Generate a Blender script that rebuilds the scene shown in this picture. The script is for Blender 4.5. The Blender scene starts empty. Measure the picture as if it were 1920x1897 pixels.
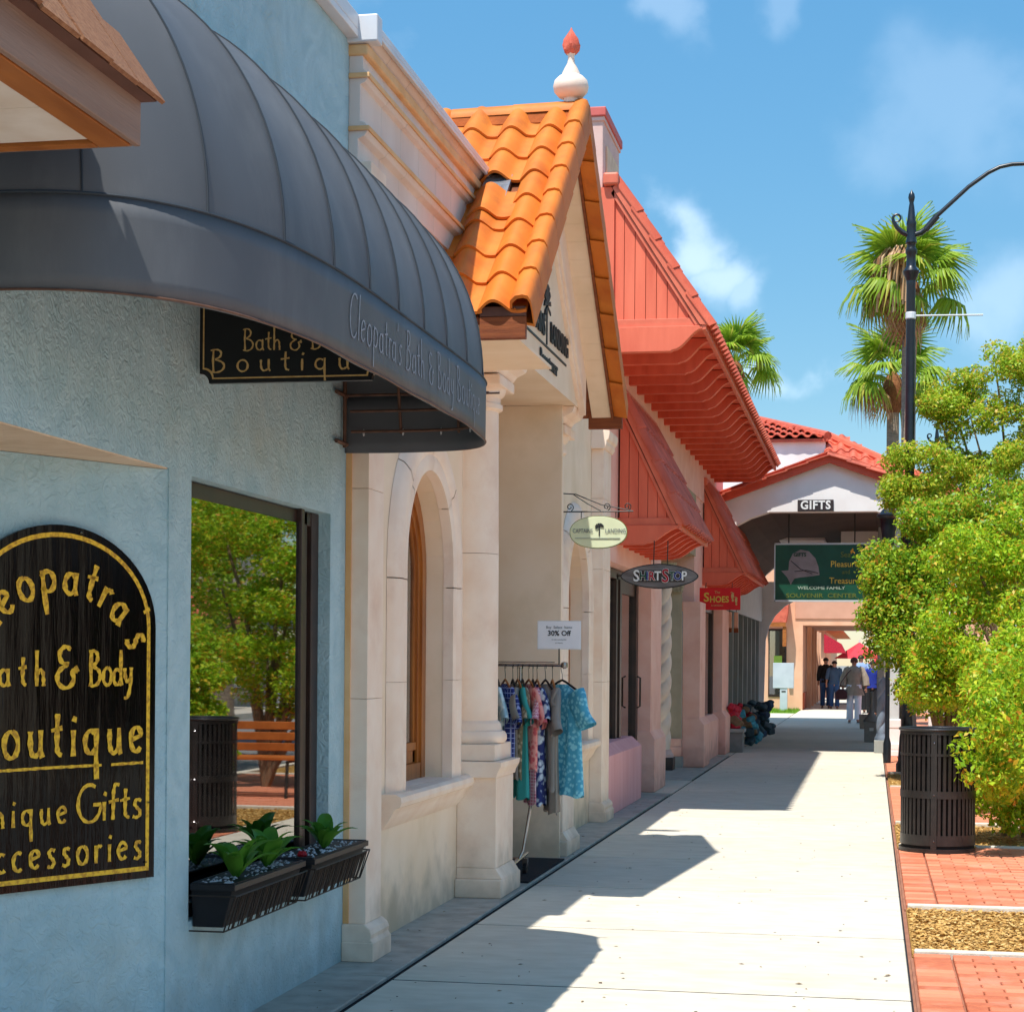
import bpy, bmesh, math, random
import numpy as np
from mathutils import Vector, Matrix, Euler
random.seed(7); RNG = np.random.default_rng(7)
S = bpy.context.scene
COL = S.collection
R = math.radians
# ------------------------------------------------------------------ camera
YAW = math.atan(675/3500.); ROLL = R(0.45)
cd = bpy.data.cameras.new('camera'); cam = bpy.data.objects.new('camera', cd); COL.objects.link(cam)
cd.sensor_fit = 'HORIZONTAL'; cd.sensor_width = 36; cd.lens = 3500/1920*36
cd.shift_x = 0; cd.shift_y = 0.1501; cd.clip_start = .05; cd.clip_end = 3000
cam.matrix_world = Matrix.Translation((0, 0, 1.55)) @ Matrix.Rotation(YAW, 4, 'Z') @ Matrix.Rotation(R(90), 4, 'X') @ Matrix.Rotation(ROLL, 4, 'Z')
S.camera = cam
# ------------------------------------------------------------------ light
SUN = Vector((-.138, -.42, 1)).normalized()
sd = bpy.data.lights.new('sun', 'SUN'); so = bpy.data.objects.new('sun', sd); COL.objects.link(so)
sd.energy = 3.15; sd.angle = R(.5); sd.color = (1, .955, .88)
so.rotation_euler = SUN.to_track_quat('Z', 'Y').to_euler(); so.location = (-5, -12, 30)
w = bpy.data.worlds.new('World'); S.world = w; w.use_nodes = True
nt = w.node_tree; nt.nodes.clear()
def wn(t, **k):
    n = nt.nodes.new(t)
    for a, b in k.items(): setattr(n, a, b)
    return n
sky = wn('ShaderNodeTexSky', sky_type='NISHITA', sun_disc=False)
sky.sun_elevation = math.asin(SUN.z); sky.sun_rotation = math.atan2(SUN.x, SUN.y)
sky.altitude = 0; sky.air_density = 1.0; sky.dust_density = .1; sky.ozone_density = 3.0
tc = wn('ShaderNodeTexCoord'); mp = wn('ShaderNodeMapping'); mp.inputs['Scale'].default_value = (1, 1, 2.2)
mp.inputs['Location'].default_value = (.35, .1, .42)
nz = wn('ShaderNodeTexNoise'); nz.inputs['Scale'].default_value = 3.3; nz.inputs['Detail'].default_value = 9; nz.inputs['Roughness'].default_value = .55
nz.inputs['Distortion'].default_value = .35
rp = wn('ShaderNodeMapRange'); rp.inputs[1].default_value = .56; rp.inputs[2].default_value = .95; rp.inputs[4].default_value = .28
# a few separate cumulus puffs, each a soft spot of noise round a direction
def puff(d, size, amt):
    v = wn('ShaderNodeVectorMath', operation='DISTANCE'); v.inputs[1].default_value = Vector(d).normalized()
    nt.links.new(vadd.outputs[0], v.inputs[0])
    m = wn('ShaderNodeMapRange', interpolation_type='SMOOTHERSTEP'); m.inputs[1].default_value = size; m.inputs[2].default_value = size*.15
    m.inputs[3].default_value = 0; m.inputs[4].default_value = amt
    nt.links.new(v.outputs['Value'], m.inputs[0]); return m.outputs[0]
n2 = wn('ShaderNodeTexNoise'); n2.inputs['Scale'].default_value = 11; n2.inputs['Detail'].default_value = 8
vs = wn('ShaderNodeVectorMath', operation='MULTIPLY_ADD'); vs.inputs[1].default_value = (.16, .16, .10)
vadd = wn('ShaderNodeVectorMath', operation='NORMALIZE')
nt.links.new(tc.outputs['Generated'], mp.inputs[0]); nt.links.new(mp.outputs[0], nz.inputs['Vector'])
nt.links.new(nz.outputs['Fac'], rp.inputs[0]); nt.links.new(tc.outputs['Generated'], n2.inputs['Vector'])
nt.links.new(n2.outputs['Color'], vs.inputs[0])
nt.links.new(tc.outputs['Generated'], vs.inputs[2]); nt.links.new(vs.outputs[0], vadd.inputs[0])
acc = rp.outputs[0]
def ray(px, py):
    a = (px-960)/3500.; b = -(py-1236.7)/3500.; c, s = math.cos(YAW), math.sin(YAW)
    return Vector((-s+a*c, c+a*s, b))
off = Vector((.08, .08, .05))
for d, sz, am in [(ray(1262, 440), .026, .26), (ray(1330, 490), .028, .24), (ray(1390, 520), .020, .18), (ray(1860, 540), .035, .14), (ray(1250, 15), .025, .10), (ray(1460, 10), .022, .07), (ray(1485, 720), .02, .18), (ray(1780, 190), .05, .07),
                  ((.8, .5, .5), .2, .5), ((.5, -.8, .35), .25, .6), ((-.6, -.6, .5), .2, .4), ((.9, -.1, .3), .18, .6)]:
    o_ = puff(Vector(d).normalized()+off, sz, am)
    mx = wn('ShaderNodeMath', operation='MAXIMUM'); nt.links.new(acc, mx.inputs[0]); nt.links.new(o_, mx.inputs[1]); acc = mx.outputs[0]
mix = wn('ShaderNodeMix', data_type='RGBA'); mix.inputs[7].default_value = (7.2, 7.6, 8.0, 1)
hs = wn('ShaderNodeHueSaturation'); hs.inputs['Saturation'].default_value = 1.22; hs.inputs['Value'].default_value = 1.0; hs.inputs['Hue'].default_value = .485
sz = wn('ShaderNodeSeparateXYZ'); nt.links.new(tc.outputs['Generated'], sz.inputs[0])
hr = wn('ShaderNodeMapRange', interpolation_type='SMOOTHSTEP'); hr.inputs[1].default_value = 0; hr.inputs[2].default_value = .55; hr.inputs[3].default_value = .43; hr.inputs[4].default_value = .75
nt.links.new(sz.outputs['Z'], hr.inputs[0]); nt.links.new(hr.outputs[0], hs.inputs['Value'])
bg = wn('ShaderNodeBackground'); bg.inputs['Strength'].default_value = .15
ow = wn('ShaderNodeOutputWorld')
nt.links.new(sky.outputs[0], hs.inputs['Color']); nt.links.new(hs.outputs[0], mix.inputs[6]); nt.links.new(acc, mix.inputs[0])
nt.links.new(mix.outputs[2], bg.inputs['Color']); nt.links.new(bg.outputs[0], ow.inputs['Surface'])
S.render.engine = 'CYCLES'
S.view_settings.view_transform = 'Standard'; S.view_settings.look = 'None'; S.view_settings.gamma = 1
S.view_settings.use_curve_mapping = False; S.view_settings.exposure = .92
S.cycles.max_bounces = 8; S.cycles.diffuse_bounces = 4; S.cycles.glossy_bounces = 4; S.cycles.transmission_bounces = 6
# ------------------------------------------------------------------ materials
def lin(h):
    if isinstance(h, str):
        h = h.lstrip('#'); v = [int(h[i:i+2], 16)/255 for i in (0, 2, 4)]
        return tuple(((x+.055)/1.055)**2.4 if x > .04045 else x/12.92 for x in v)
    return tuple(h)
MATS = {}
def mat(name, c, c2=None, rough=.7, ns=6., detail=6, mixlo=.35, mixhi=.7, bump=0., bs=60., bd=.01, metal=0., spec=.4, obj=0., obj2=None, stain=None, stain_s=1.3, stain_amt=.6, stretch=(1, 1, 1), coat=0., dist=0., wear=None, grime=None):
    m = bpy.data.materials.new(name); m.use_nodes = True; n = m.node_tree.nodes; l = m.node_tree.links
    p = n['Principled BSDF']; p.inputs['Roughness'].default_value = rough; p.inputs['Metallic'].default_value = metal
    p.inputs['Specular IOR Level'].default_value = spec; p.inputs['Coat Weight'].default_value = coat
    c = lin(c); c2 = lin(c2) if c2 is not None else tuple(x*.82 for x in c)
    t = n.new('ShaderNodeNewGeometry'); mpn = n.new('ShaderNodeMapping'); mpn.inputs['Scale'].default_value = stretch
    l.new(t.outputs['Position'], mpn.inputs[0])
    a = n.new('ShaderNodeTexNoise'); a.inputs['Scale'].default_value = ns; a.inputs['Detail'].default_value = detail; a.inputs['Distortion'].default_value = dist
    l.new(mpn.outputs[0], a.inputs['Vector'])
    mr = n.new('ShaderNodeMapRange'); mr.inputs[1].default_value = mixlo; mr.inputs[2].default_value = mixhi; l.new(a.outputs['Fac'], mr.inputs[0])
    mx = n.new('ShaderNodeMix'); mx.data_type = 'RGBA'; mx.inputs[6].default_value = (*c, 1); mx.inputs[7].default_value = (*c2, 1)
    l.new(mr.outputs[0], mx.inputs[0]); col = mx.outputs[2]
    if obj2 is not None or obj:
        oi = n.new('ShaderNodeObjectInfo')
        if obj2 is not None:
            m2 = n.new('ShaderNodeMix'); m2.data_type = 'RGBA'; m2.inputs[7].default_value = (*lin(obj2), 1)
            pw = n.new('ShaderNodeMath'); pw.operation = 'MULTIPLY'; pw.inputs[1].default_value = .8
            l.new(oi.outputs['Random'], pw.inputs[0]); l.new(pw.outputs[0], m2.inputs[0]); l.new(col, m2.inputs[6]); col = m2.outputs[2]
        if obj:
            hv = n.new('ShaderNodeHueSaturation'); mm = n.new('ShaderNodeMapRange'); mm.inputs[3].default_value = 1-obj; mm.inputs[4].default_value = 1+obj
            l.new(oi.outputs['Random'], mm.inputs[0]); l.new(mm.outputs[0], hv.inputs['Value']); l.new(col, hv.inputs['Color']); col = hv.outputs[0]
    if stain is not None:
        b = n.new('ShaderNodeTexNoise'); b.inputs['Scale'].default_value = stain_s; b.inputs['Detail'].default_value = 8; b.inputs['Roughness'].default_value = .65
        l.new(mpn.outputs[0], b.inputs['Vector'])
        r2 = n.new('ShaderNodeMapRange'); r2.inputs[1].default_value = .52; r2.inputs[2].default_value = .75; r2.inputs[4].default_value = stain_amt
        l.new(b.outputs['Fac'], r2.inputs[0])
        m3 = n.new('ShaderNodeMix'); m3.data_type = 'RGBA'; m3.inputs[7].default_value = (*lin(stain), 1)
        l.new(r2.outputs[0], m3.inputs[0]); l.new(col, m3.inputs[6]); col = m3.outputs[2]
    if wear is not None:   # small dark spots
        v = n.new('ShaderNodeTexVoronoi'); v.inputs['Scale'].default_value = wear[0]; v.inputs['Randomness'].default_value = 1
        l.new(mpn.outputs[0], v.inputs['Vector'])
        r3 = n.new('ShaderNodeMapRange'); r3.inputs[1].default_value = wear[1]; r3.inputs[2].default_value = wear[1]*.5; r3.inputs[3].default_value = 0; r3.inputs[4].default_value = wear[2]
        l.new(v.outputs['Distance'], r3.inputs[0])
        m4 = n.new('ShaderNodeMix'); m4.data_type = 'RGBA'; m4.inputs[7].default_value = (*lin(wear[3]), 1)
        l.new(r3.outputs[0], m4.inputs[0]); l.new(col, m4.inputs[6]); col = m4.outputs[2]
    if grime is not None:   # dirt splashed up from the pavement
        sp = n.new('ShaderNodeSeparateXYZ'); l.new(t.outputs['Position'], sp.inputs[0]); gn = n.new('ShaderNodeTexNoise'); gn.inputs['Scale'].default_value = 5; gn.inputs['Detail'].default_value = 7; l.new(t.outputs['Position'], gn.inputs['Vector'])
        am = n.new('ShaderNodeMath'); am.operation = 'MULTIPLY_ADD'; am.inputs[1].default_value = .9; l.new(gn.outputs['Fac'], am.inputs[0]); l.new(sp.outputs['Z'], am.inputs[2])
        g2 = n.new('ShaderNodeMapRange'); g2.inputs[1].default_value = .42; g2.inputs[2].default_value = .78; g2.inputs[3].default_value = .5; g2.inputs[4].default_value = 0; l.new(am.outputs[0], g2.inputs[0])
        m5 = n.new('ShaderNodeMix'); m5.data_type = 'RGBA'; m5.inputs[7].default_value = (*lin(grime), 1); l.new(g2.outputs[0], m5.inputs[0]); l.new(col, m5.inputs[6]); col = m5.outputs[2]
    l.new(col, p.inputs['Base Color'])
    if bump:
        bn = n.new('ShaderNodeTexNoise'); bn.inputs['Scale'].default_value = bs; bn.inputs['Detail'].default_value = 5; bn.inputs['Distortion'].default_value = dist
        l.new(mpn.outputs[0], bn.inputs['Vector'])
        bu = n.new('ShaderNodeBump'); bu.inputs['Strength'].default_value = bump; bu.inputs['Distance'].default_value = bd
        l.new(bn.outputs['Fac'], bu.inputs['Height']); l.new(bu.outputs[0], p.inputs['Normal'])
    MATS[name] = m; return m
M = {}
def mk(k, *a, **b): M[k] = mat(k, *a, **b); return M[k]
mk('blue_stucco', '#b2d0d8', '#a0c2cc', rough=.75, ns=3, bump=.62, bs=21, bd=.02, dist=2.2, stain='#b9b8a4', stain_s=.9, stain_amt=.5, grime='#7f8d8c')
mk('soffit_cream', '#e8cdb0', '#d8b998', ns=5, bump=.4, bs=30, dist=1.5)
mk('cream_stucco', '#f6e0c6', '#ecd2b2', rough=.85, ns=2.2, bump=.15, bs=150, bd=.003, stain='#ceb78f', stain_amt=.4, grime='#8f8069')
mk('cast_stone', '#fae6d2', '#f2d6be', rough=.8, ns=4, bump=.2, bs=120, bd=.004, stain='#dcb8a0', stain_s=2.4, stain_amt=.55, grime='#9a8a74')
mk('cornice_stone', '#e3d6cc', '#d6c3b6', rough=.7, ns=3, bump=.15, bs=90, bd=.003, stain='#c9b3a4', stain_s=2.5, stain_amt=.4, stretch=(1, 1, .3))
mk('moulding_tan', '#e8be8c', '#dca468', rough=.7, ns=5, bump=.15, bs=90)
mk('white_metal', '#dfe0e2', '#cfd0d4', rough=.35, ns=3, spec=.5)
mk('awning_canvas', '#5e6064', '#525458', rough=.55, ns=2.0, bump=.25, bs=350, bd=.001, stain='#727477', stain_s=1.9, stain_amt=.65, stretch=(1, 1, .35))
mk('awning_piping', '#353d45', '#2d343c', rough=.7)
mk('awning_print', '#9aa2ac', '#7e8794', rough=.8, ns=40)
mk('awning_frame', '#6b4b3a', '#4f372c', rough=.55, ns=20)
mk('black_gloss', '#020203', '#030304', rough=.09, spec=.32, bump=.25, bs=3.0, bd=.015, stretch=(6, 6, .6))
mk('black_paint', '#0a0a0b', '#101012', rough=.35, spec=.5)
mk('gold_paint', '#f2c22a', '#c08c1c', rough=.4, ns=60, mixlo=.45, mixhi=.62, spec=.5)
mk('gold_pale', '#d8b878', '#c49a58', rough=.5, ns=40)
mk('dark_frame', '#3c281f', '#281a14', rough=.4, ns=8, spec=.5)
mk('fascia_wood', '#9a7f70', '#86695a', rough=.75, ns=5, stretch=(1, .2, 3), bump=.2, bs=60)
mk('drip_edge', '#6a4a40', '#573a31', rough=.8)
mk('orange_wood', '#b06a2c', '#8c4c18', rough=.6, ns=8, stretch=(1, .2, 3), bump=.1, bs=50)
mk('brown_box_wood', '#8a4a22', '#6e3416', rough=.65, ns=10, stretch=(.3, 1, 4), bump=.2, bs=60)
mk('white_plank', '#e9ddd0', '#dccbb9', rough=.7, ns=7, stain='#b79f86', stain_s=3, stain_amt=.3)
mk('shingle', '#b98560', '#8d5c3e', rough=.95, ns=60, bump=.7, bs=220, bd=.004, obj=.28, obj2='#6e4a36')
mk('orange_tile', '#e0842a', '#cc6818', rough=.62, ns=5, bump=.25, bs=70, bd=.004, obj=.15, obj2='#d06e1e', stain='#9c5224', stain_s=7, stain_amt=.45, spec=.45)
mk('mortar', '#b05a20', '#8a4216', rough=.9, bump=.5, bs=60, bd=.01)
mk('foil', '#9a9ca2', '#6c7078', rough=.35, metal=.3, bump=.6, bs=22, bd=.02)
mk('red_tile', '#d46a50', '#bc5640', rough=.6, ns=6, bump=.2, bs=60, obj=.12, stain='#7c3a34', stain_s=3, stain_amt=.4)
mk('red_tile_bright', '#d4664a', '#c4563c', rough=.6, ns=6, bump=.2, bs=60, obj=.1)
mk('roof_underlay', '#6b2c20', '#55231a', rough=.9)
mk('red_paint', '#e06446', '#d4563a', rough=.55, ns=3, stretch=(3, 3, .5), bump=.08, bs=60, stain='#a8341f', stain_s=2, stain_amt=.3)
mk('red_board', '#ea7658', '#de684c', rough=.6, ns=3, stretch=(3, 3, .4), bump=.12, bs=60, obj=.04)
mk('red_trim', '#e2775a', '#d4694e', rough=.5)
mk('pink_stucco', '#f7c8b8', '#f0b9a6', rough=.85, ns=3, bump=.4, bs=45, bd=.008, dist=.8, stain='#d8937f', stain_s=1.6, stain_amt=.5, grime='#a87262')
mk('pink_pale', '#e2c3ba', '#d6b0a6', rough=.85, ns=3, bump=.3, bs=45, bd=.006)
mk('pink_bulkhead', '#e3adb0', '#d89a9c', rough=.75, ns=2, bump=.1, bs=90, stretch=(3, 3, .4))
mk('pink_cap', '#d26a62', '#c85a52', rough=.6)
mk('twist_stone', '#fae4d0', '#eed2bc', rough=.75, ns=6, bump=.15, bs=80)
mk('beige_paint', '#b9ad94', '#aca088', rough=.7)
mk('finial_white', '#f0dccb', '#e8cfba', rough=.6, ns=8)
mk('finial_red', '#d86a52', '#c4523c', rough=.7, ns=14, bump=.3, bs=50)
mk('mosaic_wall', '#b8ab90', '#8f8468', rough=.8, ns=30, bump=.4, bs=40)
mk('white_wall', '#f4f1ee', '#ece7e3', rough=.8, ns=3, bump=.1, bs=60, stain='#d5c8c2', stain_amt=.3)
mk('gable_edge', '#dc6044', '#d0543a', rough=.6, ns=4)
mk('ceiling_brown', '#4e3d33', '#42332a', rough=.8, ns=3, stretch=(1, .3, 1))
mk('grey_wall', '#a2a7a3', '#929894', rough=.8, ns=2)
mk('light_grey', '#cdd3d3', '#bfc7c8', rough=.6)
mk('green_panel', '#17513c', '#124632', rough=.4)
mk('cap_grey', '#9a8f8e', '#847a79', rough=.8)
mk('yellow_print', '#e0c050', '#d0ac40', rough=.6)
mk('green_print', '#6e7c34', '#5c6a2c', rough=.6)
mk('pale_print', '#a8bca8', '#98ac98', rough=.6)
mk('white_print', '#f2f2ee', rough=.6)
mk('dark_panel', '#3c3434', '#332c2c', rough=.5)
mk('peach_stucco', '#edbb98', '#e3ac88', rough=.85, ns=2, bump=.15, bs=40)
mk('peach_dark', '#d9a488', '#cf9a7e', rough=.85, ns=2)
mk('terracotta', '#b5562e', '#a04824', rough=.8, ns=6)
mk('sage_sign', '#d9e0bd', '#cfd6b0', rough=.5)
mk('iron', '#34302c', '#26221f', rough=.5)
mk('grey_oval', '#7f7a78', '#5c5654', rough=.6, ns=4, stretch=(1, 1, 6))
mk('red_sign', '#e0141a', '#d41016', rough=.4)
mk('print_red', '#a8142a', rough=.5)
mk('print_blue', '#1c2c7c', rough=.5)
mk('print_green', '#1d4a34', rough=.5)
mk('print_dark', '#23282c', rough=.5)
mk('print_grey', '#6c757c', rough=.6)
mk('lamp_paint', '#141c26', '#0d131b', rough=.35, spec=.6, ns=10)
mk('can_paint', '#2a2523', '#1d1a1a', rough=.35, spec=.55, ns=14, bump=.1, bs=100)
mk('can_dark', '#0c0b0c', rough=.8)
mk('concrete', '#d8cfbd', '#ccc2ae', rough=.9, ns=9, bump=.25, bs=160, bd=.003, stain='#a8a092', stain_s=1.7, stain_amt=.45, obj=.04, wear=(5, .06, .5, '#8a7d6e'), stretch=(.5, 1, 1))
mk('apron', '#b3ada2', '#9a948a', rough=.9, ns=7, bump=.35, bs=120, bd=.004, stain='#7d776e', stain_s=1.6, stain_amt=.5, obj=.05, wear=(9, .06, .6, '#5c554c'))
mk('joint', '#232326', '#18181a', rough=.95)
mk('asphalt', '#8f8c86', '#837f79', rough=.95, ns=40, bump=.3, bs=200)
mk('brick', '#cc7450', '#bc6444', rough=.85, ns=18, bump=.35, bs=120, bd=.003, obj=.12, obj2='#dc8e6c', stain='#e0a690', stain_s=3, stain_amt=.5)
mk('sand', '#a4735c', '#8f6250', rough=1)
mk('kerb', '#e0d6c6', '#cfc3b1', rough=.9, ns=10, bump=.3, bs=100, stain='#a9977f', stain_s=4, stain_amt=.4)
mk('mulch', '#c89c58', '#a07838', rough=1, ns=28, mixlo=.3, mixhi=.65, bump=1, bs=70, bd=.03)
mk('soil', '#6b4c26', '#55391b', rough=1, ns=20, bump=.8, bs=50, bd=.03)
mk('grass', '#5c8a24', '#7aa032', rough=.9)
mk('bark', '#8a7258', '#6c5844', rough=.95, ns=14, bump=.8, bs=50, bd=.02, stretch=(1, 1, .3))
mk('palm_bark', '#a08f7c', '#857564', rough=.95, ns=10, bump=.8, bs=30, bd=.03, stretch=(.5, .5, 3))
mk('boot_brown', '#96643e', '#6b3d24', rough=.95, ns=20, bump=.8, bs=50, bd=.02)
mk('mat_black', '#1c1c22', '#15151a', rough=.95, ns=60, bump=.4, bs=300)
mk('plastic_black', '#141419', '#0e0e12', rough=.55, spec=.4, ns=20)
mk('wire_bronze', '#3a3029', '#2a221d', rough=.5, metal=.3)
mk('potting', '#4a453e', '#3a352f', rough=1)
mk('pebble', '#c4c6c8', '#b0b2b6', rough=.7, obj=.2)
mk('flower_red', '#a80f1e', '#8c0a16', rough=.6)
mk('chrome', '#a8a8aa', '#8c8c90', rough=.22, metal=1)
mk('paper', '#e4e6ec', '#dcdfe6', rough=.6)
mk('honey_wood', '#b0661e', '#8a4812', rough=.4, ns=6, stretch=(2, 2, .3), spec=.5, coat=.2)
mk('skin', '#b5806a', rough=.6)
mk('hair_dark', '#1e1714', rough=.6)
mk('hair_red', '#5c2f22', rough=.6)
mk('cloth_taupe', '#a09282', '#8c7f70', rough=.9, ns=12)
mk('cloth_white', '#e0e2ec', '#d2d5e0', rough=.9)
mk('cloth_black', '#17171b', rough=.9)
mk('cloth_jean', '#2f4f7c', '#28446c', rough=.9)
mk('cloth_lightblue', '#8ea8d0', rough=.9)
mk('cloth_blue', '#1c2f8a', rough=.9)
mk('cloth_slate', '#3e5570', rough=.9)
mk('leather', '#4a2228', rough=.5)
mk('umbrella_red', '#d83a44', '#c83040', rough=.7)
mk('umbrella_orange', '#d87830', rough=.7)
mk('bench_wood', '#c06c2c', '#a85a20', rough=.5, ns=8)
mk('box_grey', '#c4cdd2', '#b4bec4', rough=.55, ns=3)
mk('grey_planter', '#8c8c88', '#7a7a76', rough=.8)
mk('blue_twist', '#8796a8', '#44505e', rough=.6, ns=3)
mk('teal', '#1fa39a', rough=.6)
mk('lime', '#a8c84a', rough=.6)
mk('goods_red', '#cc2238', '#9c182c', rough=.6, ns=18)
mk('goods_teal', '#5ab8d0', '#3c8ca8', rough=.6, ns=18, obj=.2)
mk('goods_dark', '#3f5c68', '#2a3f48', rough=.6, ns=18, obj=.25)
mk('goods_tan', '#8c7458', '#6c5a40', rough=.7, ns=14)
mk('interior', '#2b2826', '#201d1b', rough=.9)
mk('curtain', '#8d8f92', '#7c7e82', rough=.9, ns=3, stretch=(8, 8, .2))
mk('lantern_glass', '#e8b8a0', '#dca48c', rough=.5)
# boards and cloth with patterns
def cloth_mat(k, c, c2, kind='plaid', sc=22):
    m = bpy.data.materials.new(k); m.use_nodes = True; n = m.node_tree.nodes; l = m.node_tree.links; p = n['Principled BSDF']; p.inputs['Roughness'].default_value = .9
    t = n.new('ShaderNodeTexCoord')
    if kind == 'plaid':
        outs = []
        for d in ('Y', 'Z'):
            wv = n.new('ShaderNodeTexWave'); wv.bands_direction = d; wv.inputs['Scale'].default_value = sc; wv.inputs['Distortion'].default_value = .6; wv.inputs['Detail Scale'].default_value = .4
            l.new(t.outputs['Object'], wv.inputs['Vector']); outs.append(wv.outputs['Fac'])
        mm = n.new('ShaderNodeMath'); mm.operation = 'MAXIMUM'; l.new(outs[0], mm.inputs[0]); l.new(outs[1], mm.inputs[1]); f = mm.outputs[0]; lo, hi = .88, .97
    else:
        a = n.new('ShaderNodeTexVoronoi'); a.inputs['Scale'].default_value = sc; l.new(t.outputs['Object'], a.inputs['Vector']); f = a.outputs['Distance']; lo, hi = .35, .6
        b = n.new('ShaderNodeTexNoise'); b.inputs['Scale'].default_value = sc*1.2; l.new(t.outputs['Object'], b.inputs['Vector'])
        mm = n.new('ShaderNodeMath'); mm.operation = 'MULTIPLY'; l.new(f, mm.inputs[0]); l.new(b.outputs['Fac'], mm.inputs[1]); mm2 = n.new('ShaderNodeMath'); mm2.operation = 'MULTIPLY'; mm2.inputs[1].default_value = 2.3
        l.new(mm.outputs[0], mm2.inputs[0]); f = mm2.outputs[0]
    mr = n.new('ShaderNodeMapRange'); mr.inputs[1].default_value = lo; mr.inputs[2].default_value = hi; l.new(f, mr.inputs[0])
    mx = n.new('ShaderNodeMix'); mx.data_type = 'RGBA'; mx.inputs[6].default_value = (*lin(c), 1); mx.inputs[7].default_value = (*lin(c2), 1)
    l.new(mr.outputs[0], mx.inputs[0]); l.new(mx.outputs[2], p.inputs['Base Color']); M[k] = m
cloth_mat('plaid_navy', '#1f2f78', '#9aa8d8', 'plaid', 9)
cloth_mat('floral_turq', '#8cd6e6', '#4aa6c6', 'floral', 30)
cloth_mat('floral_navy', '#c4d4e4', '#22306c', 'floral', 20)
cloth_mat('floral_coral', '#d8646c', '#f0a49c', 'floral', 26)
cloth_mat('plain_grey', '#8d8a86', '#84817d', 'floral', 5)
cloth_mat('plain_taupe', '#9a948c', '#8c867e', 'floral', 5)
cloth_mat('plain_teal', '#3fb0ac', '#38a09c', 'floral', 5)
cloth_mat('pattern_tan', '#b8ac90', '#7a7058', 'floral', 30)
cloth_mat('stripe_rose', '#c87c90', '#e8d0d8', 'plaid', 14)
cloth_mat('pale_blue', '#a4c8d4', '#d8e8ec', 'floral', 18)
def glass_mat(k, tint=(.02, .02, .02), spec=.5, rough=.015, f0=.35, alpha=.0):
    m = bpy.data.materials.new(k); m.use_nodes = True; n = m.node_tree.nodes; l = m.node_tree.links; n.clear()
    o = n.new('ShaderNodeOutputMaterial'); g = n.new('ShaderNodeBsdfGlossy'); g.inputs['Roughness'].default_value = rough; g.inputs['Color'].default_value = (.93, .93, .93, 1)
    t = n.new('ShaderNodeBsdfTransparent'); t.inputs['Color'].default_value = (.55, .56, .56, 1)
    fr = n.new('ShaderNodeFresnel'); fr.inputs['IOR'].default_value = 1.5
    mr = n.new('ShaderNodeMapRange'); mr.inputs[3].default_value = f0; mr.inputs[4].default_value = 1; l.new(fr.outputs[0], mr.inputs[0])
    x = n.new('ShaderNodeMixShader'); l.new(mr.outputs[0], x.inputs[0]); l.new(t.outputs[0], x.inputs[1]); l.new(g.outputs[0], x.inputs[2]); l.new(x.outputs[0], o.inputs[0]); M[k] = m
glass_mat('window_glass', f0=.28); glass_mat('shop_glass', f0=.3)
def leaf_mat(k, cols, trans=.35, rough=.45):
    m = bpy.data.materials.new(k); m.use_nodes = True; n = m.node_tree.nodes; l = m.node_tree.links
    p = n['Principled BSDF']; p.inputs['Roughness'].default_value = rough; p.inputs['Specular IOR Level'].default_value = .35
    g = n.new('ShaderNodeNewGeometry'); cr = n.new('ShaderNodeValToRGB'); cr.color_ramp.interpolation = 'CONSTANT'
    e = cr.color_ramp.elements
    while len(e) < len(cols): e.new(.5)
    for i, (pos, c) in enumerate(cols): e[i].position = pos; e[i].color = (*lin(c), 1)
    l.new(g.outputs['Random Per Island'], cr.inputs[0]); l.new(cr.outputs[0], p.inputs['Base Color'])
    tr = n.new('ShaderNodeBsdfTranslucent'); l.new(cr.outputs[0], tr.inputs['Color'])
    x = n.new('ShaderNodeMixShader'); x.inputs[0].default_value = trans; o = n['Material Output']
    l.new(p.outputs[0], x.inputs[1]); l.new(tr.outputs[0], x.inputs[2]); l.new(x.outputs[0], o.inputs[0]); M[k] = m
leaf_mat('leaf_bush', [(0, '#9fc62a'), (.3, '#b8da34'), (.50, '#7fae26'), (.68, '#d2da3a'), (.86, '#e4c43a'), (.96, '#d89830')], trans=.45)
leaf_mat('leaf_tree', [(0, '#8fb82e'), (.25, '#a8cc36'), (.46, '#6fa028'), (.66, '#c2cc38'), (.86, '#d4b43a'), (.96, '#c88a34')], trans=.45)
leaf_mat('leaf_top', [(0, '#a8c434'), (.3, '#c4d23e'), (.5, '#88b02e'), (.66, '#d8cc44'), (.86, '#dcae48'), (.94, '#b4d43c')], trans=.45)
leaf_mat('leaf_palm', [(0, '#88a82c'), (.4, '#a2bc38'), (.7, '#6a8e24'), (.85, '#c4c050')], trans=.4)
leaf_mat('leaf_dead', [(0, '#c49a6c'), (.4, '#b08258'), (.7, '#d8b48c'), (.9, '#94643c')], trans=.2)
leaf_mat('leaf_hosta', [(0, '#6aa838'), (.35, '#549030'), (.7, '#7cb840')], trans=.35)
leaf_mat('mulch_chip', [(0, '#cca25c'), (.3, '#b88c4c'), (.6, '#a47c40'), (.8, '#d8b474')], trans=.0, rough=.9)
leaf_mat('litter', [(0, '#6b5540'), (.4, '#8a7558'), (.8, '#4c3e30')], trans=0, rough=.9)
leaf_mat('leaf_grass', [(0, '#6f9a2a'), (.5, '#86b034')])
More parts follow.
